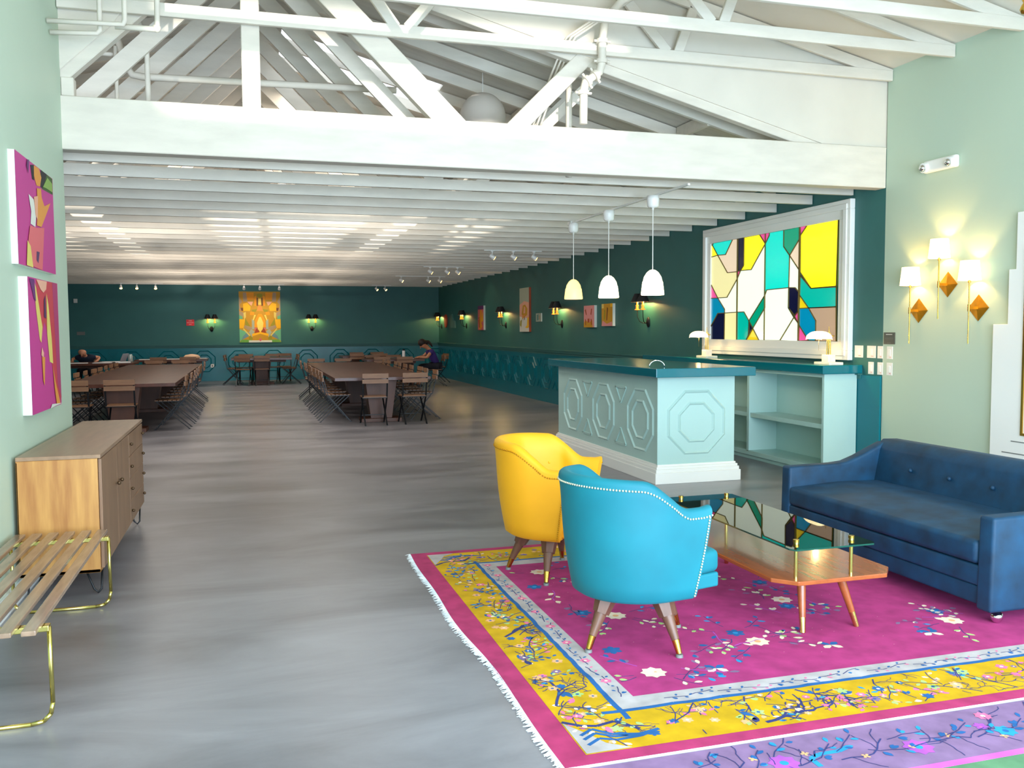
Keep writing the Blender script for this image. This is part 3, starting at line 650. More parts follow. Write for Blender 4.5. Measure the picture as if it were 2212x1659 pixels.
# ---- sofa
so = thing('sofa', 'deep blue velvet sofa on ball casters at the right edge', 'sofa', (4.05, 4.52, 0))
def F(mb, nm, bv=.02, sg=4):
    o = mb.build(nm, so, bevel=bv, seg=sg, loc=(-4.05, -4.52, 0))
    for p in o.data.polygons: p.use_smooth = True
    return o
arm = [(3.60, .085), (4.50, .085), (4.56, .728), (4.40, .718), (4.33, .69), (4.18, .625), (4.08, .592), (3.98, .583), (3.61, .578)]
F(MB().prism(arm, 3.572, 3.672, 'y', 'bluev'), 'armrest', .018); F(MB().prism(arm, 5.345, 5.445, 'y', 'bluev'), 'armrest', .018)
F(MB().prism([(3.625, .10), (4.5, .10), (4.5, .20), (3.625, .20)], 3.66, 5.36, 'y', 'bluev'), 'plinth', .012)
F(MB().prism([(3.612, .203), (4.5, .203), (4.5, .31), (3.612, .31)], 3.66, 5.36, 'y', 'bluev'), 'seat_frame', .012)
F(MB().prism([(3.60, .315), (4.36, .315), (4.36, .455), (4.0, .462), (3.60, .44)], 3.674, 5.343, 'y', 'bluev'), 'seat_cushion', .028, 5)
F(MB().prism([(4.28, .30), (4.55, .30), (4.565, .736), (4.43, .740), (4.36, .69)], 3.60, 5.42, 'y', 'bluev'), 'backrest', .022, 4)
bb = MB()
for yy in (3.95, 4.3, 4.65, 5.0): bb.ball((4.325, yy, .57), .014, 'bluev', 10, 6)
F(bb, 'tuft_buttons', 0)
for xx, yy in ((3.70, 3.63), (4.45, 3.63), (3.70, 5.38), (4.45, 5.38)):
    cs = MB().ball((xx, yy, RUGZ+.030), .030, 'chrome', 16, 10).cyl((xx, yy, .055), (xx, yy, .09), .008, .008, 'chrome', 8); cs.ball((xx+.012, yy+.006, RUGZ+.034), .028, 'chrome', 14, 8)
    F(cs, 'caster', 0)
# ---------------------------------------------------------------- rugs
def band(mb, x0, x1, y0, y1, z, k): mb.poly([(x0, y0, z), (x1, y0, z), (x1, y1, z), (x0, y1, z)], k)
class RUG:
    def __init__(s, z): s.mb = MB(); s.z = z; s.n = 0; s.zone = None
    def P(s, pts, k):
        if s.zone and not all(s.zone(x, y) for x, y in pts): return
        s.n += 1; s.mb.poly([(x, y, s.z+.0006+.00002*(s.n % 40)) for x, y in pts], k)
    def petal(s, x, y, a, l, wd, k):
        ca, sa = math.cos(a), math.sin(a); pts = [(0, 0), (.35, .42), (.7, .5), (1, 0), (.7, -.5), (.35, -.42)]
        s.P([(x+ca*l*u-sa*wd*v, y+sa*l*u+ca*wd*v) for u, v in pts], k)
    def flower(s, x, y, r, n, k, kc=None):
        a0 = random.random()*6
        for i in range(n): s.petal(x, y, a0+2*PI*i/n, r, r*.62, k)
        if kc: s.P([(x+r*.28*math.cos(t*PI/4), y+r*.28*math.sin(t*PI/4)) for t in range(8)], kc)
    def spray(s, x, y, a, n, l, k, ks='w_ind', stem=True):
        p = [(x, y)]
        for i in range(4): a2 = a+random.uniform(-.3, .3); p.append((p[-1][0]+math.cos(a2)*l*.3, p[-1][1]+math.sin(a2)*l*.3))
        if stem: s.line(p, .0045, ks)
        for i in range(n):
            q = p[1+i % 4]; d = a+(1 if i % 2 else -1)*random.uniform(.5, 1.1); s.petal(q[0]+math.cos(d)*.01, q[1]+math.sin(d)*.01, d, l*random.uniform(.2, .32), l*.13, k if isinstance(k, str) else random.choice(k))
    def line(s, p, wd, k):
        for (x0, y0), (x1, y1) in zip(p, p[1:]):
            d = math.hypot(x1-x0, y1-y0) or 1; nx, ny = -(y1-y0)/d*wd/2, (x1-x0)/d*wd/2
            s.P([(x0+nx, y0+ny), (x0-nx, y0-ny), (x1-nx, y1-ny), (x1+nx, y1+ny)], k)
    def branch(s, x, y, a, l, wd, k='w_ind', depth=2):
        p = [(x, y)]
        for i in range(6):
            a += random.uniform(-.55, .55); p.append((p[-1][0]+math.cos(a)*l/6, p[-1][1]+math.sin(a)*l/6))
            if depth and random.random() < .6: s.branch(p[-1][0], p[-1][1], a+random.choice((-.9, .9)), l*.45, wd*.6, k, depth-1)
        s.line(p, wd, k); return p
RX0, RX1, RY0, RY1 = 1.03, 4.85, 2.85, 5.97
rug = thing('oriental_rug', 'large magenta rug with mustard floral border and white fringe', 'rug', (2.9, 4.4, 0))
R = RUG(.011); mb = R.mb
wob = lambda v: .012*math.sin(v*2.3)+.008*math.sin(v*5.1+1)
nseg = 40
def strip(xf0, xf1, y0, y1, k, z):
    for i in range(nseg):
        a = y0+(y1-y0)*i/nseg; b = y0+(y1-y0)*(i+1)/nseg
        mb.add([(xf0(a), a, z), (xf1(a), a, z), (xf1(b), b, z), (xf0(b), b, z)], [(0, 1, 2, 3)], k)
mb.box(RX0+.01, RX1, RY0+.002, RY1-.002, 0.0005, .0108, 'w_rim')
strip(lambda y: RX0+wob(y), lambda y: RX1, RY0, RY1, 'w_rim', .0110)
mb.add([(RX0, RY0, 0), (RX1, RY0, 0), (RX1, RY0, .011), (RX0, RY0, .011)], [(0, 1, 2, 3)], 'w_fri')
R.P([(RX0+.11, RY0+.07), (RX1-.11, RY0+.07), (RX1-.11, RY1-.07), (RX0+.11, RY1-.07)], 'w_yel'); 
def inner(dx, dy, k, dz):
    mb.poly([(RX0+dx, RY0+dy, .011+dz), (RX1-dx, RY0+dy, .011+dz), (RX1-dx, RY1-dy, .011+dz), (RX0+dx, RY1-dy, .011+dz)], k)
inner(.115, .075, 'w_yel', .0010); inner(.375, .365, 'w_blu', .0011); inner(.39, .38, 'w_whi', .0012); inner(.485, .49, 'w_mag', .0013)
R.z = .0118
for (ax, ay, bx, by) in ((RX0+.38, RY0+.30, RX0+.38, RY1-.32), (RX0+.30, RY0+.375, RX1-.3, RY0+.375), (RX0+.28, RY1-.375, RX1-.3, RY1-.375)):
    n = 60; p = [(ax+(bx-ax)*i/n+random.uniform(-.004, .004), ay+(by-ay)*i/n+random.uniform(-.004, .004)) for i in range(n+1)]; R.line(p, .024, 'w_blu')
# corner clouds
for cx, cy, sx, sy in ((RX0+.115, RY0+.075, 1, 1), (RX0+.115, RY1-.075, 1, -1)):
    R.P([(cx, cy), (cx+.18*sx, cy), (cx+.10*sx, cy+.06*sy), (cx+.07*sx, cy+.13*sy), (cx, cy+.26*sy)], 'w_whi')
    R.line([(cx, cy+.27*sy), (cx+.06*sx, cy+.22*sy), (cx+.12*sx, cy+.20*sy), (cx+.2*sx, cy+.22*sy), (cx+.27*sx, cy+.13*sy)], .018, 'w_ind')
    for o_ in (0, .045, .08): R.line([(cx+.03*sx, cy+(.06+o_)*sy), (cx+.09*sx, cy+(.10+o_)*sy), (cx+.15*sx, cy+(.07+o_*.6)*sy), (cx+.25*sx, cy+(.075+o_*.2)*sy), (cx+.34*sx, cy+.11*sy)], .016, 'w_blu')
# border flora
R.zone = lambda x, y: (RX0+.12 < x < RX0+.372 and RY0+.08 < y < RY1-.08) or (RY0+.08 < y < RY0+.362 and x > RX0+.12) or (RY1-.362 < y < RY1-.08 and x > RX0+.12)
def border(x, y, ax):
    ch = random.random()
    if ch < .34: R.branch(x, y, random.uniform(-1.2, 1.2)+(PI/2 if ax else 0), .30, .0065)
    for i in range(5):
        px, py = x+random.uniform(-.09, .09), y+random.uniform(-.09, .09)
        if random.random() < .5: R.flower(px, py, random.uniform(.014, .030), 6, random.choice(('w_pnk', 'w_sal', 'w_sal', 'w_lav', 'w_blu')), random.choice(('w_cre', 'w_blu')))
        else: R.spray(px, py, random.random()*6.3, 7, .12, random.choice((('w_grn', 'w_blu'), ('w_cya', 'w_blu'), ('w_pnk',), ('w_sal', 'w_cre'), ('w_grn',))))
for i in range(22): border(RX0+.25, RY0+.22+i*.125, True)
for i in range(27): border(RX0+.5+i*.125, RY0+.21, False)
for i in range(16): border(RX0+.5+i*.16, RY1-.21, False)
for (px, py) in ((1.30, 3.05), (1.27, 3.4), (1.20, 3.86), (1.22, 4.5), (1.9, 3.02), (2.35, 3.10), (2.75, 3.02), (3.0, 3.12)):
    R.petal(px, py, random.random()*6, .07, .03, 'w_blu'); R.petal(px, py, random.random()*6, .06, .03, random.choice(('w_pnk', 'w_ind'))); R.flower(px+.03, py+.03, .03, 5, 'w_grn', 'w_blu')
R.branch(1.15, 4.15, .2, .40, .016); R.branch(1.15, 3.3, .5, .3, .012); R.branch(1.87, 2.93, 1.2, .30, .018); R.branch(2.2, 3.2, -1.2, .25, .012)
R.zone = lambda x, y: (RX0+.395 < x < RX0+.482 and RY0+.4 < y < RY1-.4) or (RY0+.388 < y < RY0+.487 and x > RX0+.4)
for i in range(20):
    y = RY0+.5+i*.125; R.spray(RX0+.435, y, random.uniform(1.2, 1.9), 5, .09, random.choice((('w_cya', 'w_blu'), ('w_pnk',), ('w_blu',))))
    if i % 2: R.flower(RX0+.44, y+.05, .028, 6, 'w_pnk', 'w_cre')
for i in range(24):
    x = RX0+.6+i*.125; R.spray(x, RY0+.435, random.uniform(-.3, .4), 5, .09, random.choice((('w_cya', 'w_blu'), ('w_blu',), ('w_pnk', 'w_blu'))))
# field clusters
R.zone = lambda x, y: x > RX0+.49 and RY0+.495 < y < RY1-.495
for x, y in ((1.74, 5.27), (1.71, 3.55), (2.37, 3.76), (2.87, 4.31), (3.51, 3.73), (1.86, 4.33)): R.flower(x, y, .062, 8, 'w_cre', 'w_sal')
for x, y in ((1.71, 4.43), (2.33, 3.90), (1.61, 4.97), (2.94, 4.65), (3.54, 3.88), (1.64, 3.86), (2.83, 4.2)): R.flower(x, y, .052, 6, 'w_blu', 'w_cya')
for x, y in ((2.68, 3.61), (3.27, 3.61), (2.0, 3.51)):
    for a in (.5, 2.2, 3.6, 5.4): R.petal(x, y, a, .06, .035, 'w_blu' if a < 3 else 'w_cre')
for x, y in ((1.69, 4.87), (1.69, 4.59), (1.79, 4.36), (1.67, 3.64), (1.85, 3.56), (1.80, 3.44), (2.23, 3.95), (2.23, 3.74), (2.49, 3.95), (3.0, 4.27), (3.45, 3.94), (3.65, 3.80), (2.86, 4.68), (2.17, 3.80), (2.73, 4.1), (2.45, 3.83), (2.78, 4.35), (3.4, 3.82)):
    R.spray(x, y, random.random()*6.3, 8, .17, random.choice((('w_cre', 'w_cre', 'w_grn'), ('w_cre', 'w_lav'), ('w_lav', 'w_blu'), ('w_cre',))), 'w_vio' if random.random() < .5 else 'w_ind')
for x, y in ((1.74, 5.27), (1.71, 3.55), (2.37, 3.76), (2.87, 4.31), (3.51, 3.73), (1.86, 4.33), (2.33, 3.90), (2.94, 4.65), (2.1, 5.1), (4.2, 3.8)):
    for q in range(4): a = random.random()*6.3; R.spray(x+.10*math.cos(a), y+.10*math.sin(a), a, 8, .15, random.choice((('w_cre', 'w_grn'), ('w_blu', 'w_cya'), ('w_lav', 'w_cre'))), 'w_ind')
for i in range(60):   # stray pale tufts
    a, b = random.uniform(1.7, 3.2), random.uniform(3.5, 5.2); R.P([(a, b), (a+.004, b), (a+.004, b+.004)], 'w_cre')
mb.build('pile', rug, loc=(-2.9, -4.4, 0))
fr = MB()
y = RY0
while y < RY1:
    x = RX0+wob(y); l = random.uniform(.012, .038); a = random.uniform(-.5, .5)
    fr.add([(x+.005, y, .009), (x+.005, y+.009, .009), (x-l, y+.007+a*l, .003), (x-l, y+a*l, .003), (x-.004, y+.004, .0118)], [(0, 1, 2, 3), (0, 4, 3), (1, 4, 2), (4, 0, 1), (4, 3, 2)], 'w_fri'); y += .0055
fr.build('fringe', rug, loc=(-2.9, -4.4, 0))
r2 = thing('lavender_rug', 'lavender floral rug along the bottom edge beside the magenta rug', 'rug', (2.9, 1.6, 0))
R = RUG(.009); R.mb.box(1.12, 4.85, .45, 2.832, .0005, .009, 'w_lav')
ins = lambda d, k, z: R.mb.poly([(1.12+d, .45+d, z), (4.85-d, .45+d, z), (4.85-d, 2.832-d, z), (1.12+d, 2.832-d, z)], k)
ins(.33, 'w_hot', .0094); ins(.365, 'w_gre', .0096)
R.z = .0094; R.zone = lambda x, y: 2.50 < y < 2.83
for x, y in ((1.79, 2.66), (2.33, 2.62)): R.flower(x, y, .06, 8, 'w_vio', 'w_cya')
R.flower(2.76, 2.76, .035, 8, 'w_pnk', 'w_cre'); R.flower(2.74, 2.63, .045, 7, 'w_cya', 'w_blu'); R.flower(2.68, 2.69, .03, 6, 'w_vio', 'w_pnk')
R.line([(1.90, 2.60), (1.90, 2.66), (1.95, 2.68), (2.03, 2.68), (2.09, 2.70)], .022, 'w_cya')
for i in range(26): R.spray(1.3+i*.12, 2.66+random.uniform(-.08, .09), random.uniform(-.4, 1.2), 6, .14, ('w_blu', 'w_cya', 'w_blu'))
for i in range(10): R.branch(1.4+i*.3, 2.62, random.uniform(-.2, .5), .28, .006, 'w_ind', 1)
for i in range(12): R.flower(1.5+i*.2, 2.62+random.uniform(-.08, .1), .018, 4, 'w_sal')
R.mb.build('pile', r2, loc=(-2.9, -1.6, 0))
# ---------------------------------------------------------------- reception counter
rc = thing('reception_counter', 'pale aqua reception counter with octagon mouldings and teal top', 'counter', (4.3, 9.4, 0))
def Q(mb, nm, bv=.004, p=None): return mb.build(nm, p or rc, bevel=bv, seg=2, loc=(-4.3, -9.4, 0) if p is None else None)
Q(MB().box(3.90, 4.755, 8.02, 10.98, .02, 1.07, 'aqua'), 'body')
mo = MB()
for yc in (8.44, 9.44, 10.43):
    for Rr in (.325, .205): octring(mo, (yc, .605), Rr, .032, .014, 'x', 3.90, 'aqua', -1)
for yc in (8.94, 9.935):
    for zz, dz in ((.295, .17), (.915, -.17)):
        a = (yc-.14, zz); b = (yc+.14, zz); c = (yc, zz+dz)
        for p, q in ((a, b), (b, c), (c, a)): mo.bar((3.896, *p), (3.896, *q), .024, .012, 'aqua', up=(1, 0, 0))
for Rr in (.325, .205): octring(mo, (4.322, .605), Rr, .032, .014, 'y', 8.02, 'aqua', -1)
mo.box(3.888, 3.90, 8.012, 8.04, .19, 1.07, 'aqua')
Q(mo, 'octagon_moulding', 0)
Q(MB().box(3.80, 4.90, 7.86, 11.12, 1.07, 1.158, 'tealtop'), 'countertop', .006)
pl_ = MB()
for z0, z1, d in ((0, .11, .05), (.11, .145, .038), (.145, .17, .026), (.17, .19, .012)): pl_.box(3.90-d, 4.755+d, 8.02-d, 10.98+d, z0, z1, 'gloss')
Q(pl_, 'plinth', .004)
hd = thing('silver_arch', 'small silver ring handle standing on the counter corner', 'ornament', (3.99, 8.24, 1.158))
MB().tube([(.075*math.cos(PI*i/14), -.02*math.cos(PI*i/14), .062*math.sin(PI*i/14)+.004) for i in range(15)], .0055, 'chrome', 8).build('ring', hd)
# ---- back counter with open shelves
bc = thing('back_counter', 'pale aqua shelf unit with teal top under the stained glass', 'counter', (5.85, 9.9, 0))
def G(mb, nm, bv=.003): return mb.build(nm, bc, bevel=bv, seg=1, loc=(-5.85, -9.9, 0))
sx0, sx1, sy0, sy1 = 5.66, 6.055, 7.80, 11.98
G(MB().box(sx0, sx1, sy0, sy0+.04, 0.0, 1.075, 'aqua'), 'side_panel'); G(MB().box(sx0, sx1, sy1-.04, sy1, 0, 1.075, 'aqua'), 'side_panel')
G(MB().box(sx1-.02, sx1, sy0+.04, sy1-.04, .09, 1.04, 'aqua'), 'back_panel')
for yy in (9.22, 10.62): G(MB().box(sx0, sx1-.02, yy, yy+.05, .09, 1.04, 'aqua'), 'divider')
G(MB().box(sx0+.002, sx0+.03, sy0+.04, sy1-.04, 1.035, 1.075, 'aqua'), 'top_rail')
G(MB().box(sx0, sx1-.02, sy0+.04, sy1-.04, .05, .105, 'aqua'), 'bottom_shelf')
for a, b in ((sy0+.04, 9.22), (9.27, 10.62), (10.67, sy1-.04)): G(MB().box(sx0+.015, sx1-.02, a, b, .50, .55, 'aqua'), 'shelf')
G(MB().box(sx0+.03, sx1-.02, sy0+.04, sy1-.04, 0.0, .05, 'aqua'), 'kick')
G(MB().box(5.60, 6.075, 7.74, 12.05, 1.075, 1.163, 'tealtop'), 'countertop', .006)
# ---- banker lamps
def banker(loc, label):
    t = thing('desk_lamp', label, 'desk lamp', loc, 0, 'marble-based brass desk lamps')
    MB().box(-.085, .085, -.13, .13, 0, .028, 'marble').build('base', t, bevel=.004); MB().box(-.045, .045, -.055, .055, .028, .105, 'marble').build('block', t, bevel=.004)
    st = MB()
    for i in range(4): st.cyl((0+(.016 if i % 2 else -.016), -.026+i*.018, .105), ((.012 if i % 2 else -.012), -.022+i*.015, .33), .0055, .0055, 'brass', 8)
    st.cyl((0, 0, .33), (0, 0, .40), .006, .002, 'brass', 8); st.build('stem', t)
    ar = MB(); ar.tube([(0, -.07, .30), (0, .02, .30), (-.10, .03, .30)], .005, 'brass', 8); ar.ball((0, -.075, .30), .009, 'brass', 8, 5); ar.build('arm', t)
    sh = MB(); n, m_ = 14, 10; v = []
    for i in range(n+1):
        y = -.135+.27*i/n; e = (1-abs(y/.137)**4)**.5 if abs(y) < .137 else 0
        for j in range(m_+1):
            a = PI*(.06+.88*j/m_); rx = .085*(.72+.28*e); x = -.12-rx*math.cos(a)*1.0; z = .275+.075*math.sin(a)*(.25+.75*e)-.02*(1 if j in (0, m_) else 0)
            v.append((x, y, z))
    f = [(i*(m_+1)+j, i*(m_+1)+j+1, (i+1)*(m_+1)+j+1, (i+1)*(m_+1)+j) for i in range(n) for j in range(m_)]
    sh.add(v, f, 'opalon', True); o = sh.build('shade', t); q = o.modifiers.new('th', 'SOLIDIFY'); q.thickness = .004
    MB().tube([(-.1, .03, .27), (-.1, .03, .15)], .0012, 'brass', 5).build('pull_chain', t)
    lamp('POINT', 'bulb', (-.12, 0, .285), 8, (1, .66, .28), parent=t, radius=.02)
    return t
banker((5.80, 7.93, 1.163), 'brass desk lamp with lit opal shade at the near end of the back counter')
banker((5.76, 10.42, 1.163), 'brass desk lamp with lit opal shade left of the stained glass')
# ================================================================ BACK ROOM
# ---- dining tables
def table(x0, x1, y0, y1, label, peds, name='dining_table'):
    cx, cy = (x0+x1)/2, (y0+y1)/2
    t = thing(name, label, 'table', (cx, cy, 0), 0); o = (-cx, -cy, 0)
    MB().box(x0, x1, y0, y1, .71, .765, 'tabletop').build('tabletop', t, bevel=.004, loc=o)
    for (px, py, ax) in peds:
        p = MB(); hw = .27
        tr = [(-hw, .71), (hw, .71), (hw*.66, .06), (-hw*.66, .06)]
        if ax == 'y': p.prism([(px+a, b) for a, b in tr], py-.16, py+.16, 'y', 'tableleg'); p.box(px-.34, px+.34, py-.2, py+.2, 0, .06, 'tableleg')
        else: p.prism([(py+a, b) for a, b in tr], px-.16, px+.16, 'x', 'tableleg'); p.box(px-.2, px+.2, py-.34, py+.34, 0, .06, 'tableleg')
        p.build('pedestal', t, bevel=.004, loc=o)
    MB().box(x0+.15, x1-.15, cy-.03, cy+.03, .63, .71, 'tableleg').build('rail', t, loc=o) if y1-y0 < 2 else MB().box(cx-.03, cx+.03, y0+.5, y1-.5, .60, .71, 'tableleg').build('rail', t, loc=o)
    return t
table(1.355, 2.956, 14.75, 22.1, 'long wooden dining table in the centre, ringed by folding chairs', [(2.15, 15.15, 'y'), (2.15, 18.4, 'y'), (2.15, 21.7, 'y')])
table(-2.66, -1.06, 14.35, 22.35, 'long wooden dining table at left, partly hidden by the green wall', [(-1.86, 14.8, 'y'), (-1.86, 18.4, 'y'), (-1.86, 21.9, 'y')])
table(-.45, 1.22, 26.2, 27.4, 'small wooden table under the big yellow painting', [(.385, 26.8, 'y')])
table(3.0, 4.55, 23.5, 24.6, 'wooden table where the person in purple sits', [(3.4, 24.05, 'x'), (4.15, 24.05, 'x')])
table(2.72, 4.3, 26.9, 28.0, 'wooden table in the far right corner behind the purple-shirted person', [(3.1, 27.45, 'x'), (3.9, 27.45, 'x')])
table(-4.9, -2.72, 23.7, 25.0, 'wooden table strewn with papers where the bald person sits', [(-4.5, 24.35, 'x'), (-3.1, 24.35, 'x')])
table(-2.95, -1.08, 25.9, 27.1, 'wooden table with papers at back left, right of the bald person', [(-2.5, 26.5, 'x'), (-1.6, 26.5, 'x')])
# ---- folding chairs: local +Y faces the table
c0 = thing('folding_chair', '', 'chair', (0, 0, 0)); c0_lab = []
def C_(mb, nm): return mb.build(nm, c0)
for sx in (-1, 1):
    C_(MB().bar((sx*.195, -.255, .835), (sx*.195, -.16, .46), .012, .024, 'blk', up=(1, 0, 0)).bar((sx*.195, -.16, .46), (sx*.195, .215, .006), .012, .024, 'blk', up=(1, 0, 0)).box(sx*.195-.012, sx*.195+.012, .20, .235, 0, .008, 'blk'), 'leg')
    C_(MB().bar((sx*.175, .19, .44), (sx*.175, -.29, .006), .012, .024, 'blk', up=(1, 0, 0)).box(sx*.175-.012, sx*.175+.012, -.31, -.275, 0, .008, 'blk'), 'leg')
C_(MB().box(-.21, .21, -.263, -.238, .768, .845, 'slat'), 'back_slat'); C_(MB().box(-.21, .21, -.25, -.224, .685, .752, 'slat'), 'back_slat')
st = MB()
for i in range(6): st.box(-.20, .20, -.165+i*.066, -.165+i*.066+.052, .452, .466, 'slat')
C_(st, 'seat')
C_(MB().prism([(-.20, -.165), (.20, -.165), (.20, .195), (-.20, .195)], .440, .4515, 'z', 'blk'), 'seat_frame'); C_(MB().box(-.19, .19, .094, .106, .14, .152, 'blk'), 'stretcher')
ctree = treeof(c0); used = [False]
def chair(x, y, deg, label, group):
    assert len(label.split()) <= 16, label
    if not used[0]:
        used[0] = True; c0.location = (x, y, 0); c0.rotation_euler = (0, 0, math.radians(deg)); c0['label'] = label; c0['group'] = group; return
    dup(c0, (x, y, 0), math.radians(deg), label, group, ctree)
def jit(): return random.uniform(-3, 3)
G1, G2 = 'folding chairs around the centre long table', 'folding chairs around the left long table'
for i in range(9):
    chair(1.42+random.uniform(-.03, .02), 15.35+i*.74, -90+jit(), 'folding chair, %s from the near end, left side of centre long table' % wordn(i), G1)
    chair(2.89+random.uniform(-.02, .03), 15.35+i*.74, 90+jit(), 'folding chair, %s from the near end, right side of centre long table' % wordn(i), G1)
    chair(-1.18+random.uniform(-.02, .03), 15.05+i*.80, 90+jit(), 'folding chair, %s from the near end, right side of left long table' % wordn(i), G2)
    chair(-2.54+random.uniform(-.03, .02), 15.05+i*.80, -90+jit(), 'folding chair, %s from the near end, left side of left long table' % wordn(i), G2)
chair(1.97, 14.62, 0, 'folding chair at the near end of centre long table, in front of pedestal', G1)
chair(2.62, 14.66, 2, 'right folding chair at the near end of the centre long table', G1)
chair(1.62, 22.2, 180, 'left folding chair at the far end of the centre long table', G1)
chair(2.28, 22.2, 180, 'right folding chair at the far end of the centre long table', G1)
chair(-1.80, 14.22, 0, 'right folding chair at the near end of the left long table', G2)
chair(-2.42, 14.22, 0, 'left folding chair at near end of left long table, cut by green wall', G2)
chair(-1.55, 22.5, 180, 'right folding chair at the far end of the left long table', G2)
chair(-2.15, 22.5, 180, 'left folding chair at the far end of the left long table', G2)
G3 = 'folding chairs around the small table under the yellow painting'
chair(-.40, 26.72, -84, 'nearer folding chair at left end of the small table under the painting', G3)
chair(-.38, 27.2, -95, 'farther folding chair at left end of the small table under the painting', G3)
chair(1.18, 26.55, 84, 'nearer folding chair at right end of the small table under the painting', G3)
chair(1.17, 27.12, 95, 'farther folding chair at right end of the small table under the painting', G3)
chair(.38, 26.1, 0, 'folding chair on the near side of small table, before its pedestal', G3)
chair(-.12, 26.12, -8, 'folding chair on the near side of small table, at its left corner', G3)
chair(-.05, 27.5, 180, 'left folding chair behind the small table, back to the painting', G3)
chair(.72, 27.5, 180, 'middle folding chair behind the small table under the painting', G3)
chair(1.05, 27.9, 172, 'right folding chair behind the small table, at its right corner', G3)
G4 = 'folding chairs by the tables in the far right corner'
chair(4.93, 24.05, 90, 'folding chair the person in purple sits on', G4)
chair(3.35, 23.38, 0, 'left folding chair on near side of the purple-shirted person table', G4)
chair(3.95, 23.38, 0, 'right folding chair on near side of the purple-shirted person table', G4)
chair(3.35, 24.75, 180, 'left folding chair behind the purple-shirted person table', G4)
chair(3.95, 24.75, 180, 'right folding chair behind the purple-shirted person table', G4)
chair(3.1, 26.78, 0, 'left folding chair on the near side of the far corner table', G4)
chair(3.8, 26.78, 0, 'right folding chair on the near side of the far corner table', G4)
chair(3.3, 28.12, 180, 'left folding chair behind the far corner table, against the wall', G4)
chair(3.95, 28.12, 180, 'right folding chair behind the far corner table, against the wall', G4)
chair(5.35, 25.6, 100, 'empty folding chair by the panelled wall behind the person in purple', G4)
G5 = 'folding chairs by the paper-strewn tables'
chair(-4.0, 25.50, 180, 'folding chair the bald person sits on', G5)
chair(-2.3, 25.78, 0, 'left folding chair on near side of the back left table', G5)
chair(-1.55, 25.78, 0, 'right folding chair on near side of the back left table', G5)
# ---- people: skinned bodies
def skinned(name, nodes, edges, k, parent=None, root=0, sub=1, bones=None):
    me = bpy.data.meshes.new(name); me.from_pydata([n[0] for n in nodes], edges, []); o = bpy.data.objects.new(name, me); COL.objects.link(o)
    md = o.modifiers.new('skin', 'SKIN'); md.use_smooth_shade = True
    for i, n in enumerate(nodes):
        r = n[1]; r = r if isinstance(r, tuple) else (r, r); me.skin_vertices[0].data[i].radius = r; me.skin_vertices[0].data[i].use_root = (i == root)
    q = o.modifiers.new('sub', 'SUBSURF'); q.levels = sub; q.render_levels = sub
    dg = bpy.context.evaluated_depsgraph_get(); dg.update(); ev = o.evaluated_get(dg); m2 = bpy.data.meshes.new_from_object(ev)
    bpy.data.objects.remove(o); m2.name = name; m2.materials.clear(); m2.materials.append(M[k])
    o = bpy.data.objects.new(name, m2); COL.objects.link(o)
    for p in m2.polygons: p.use_smooth = True; p.material_index = 0
    if parent: o.parent = parent
    return o
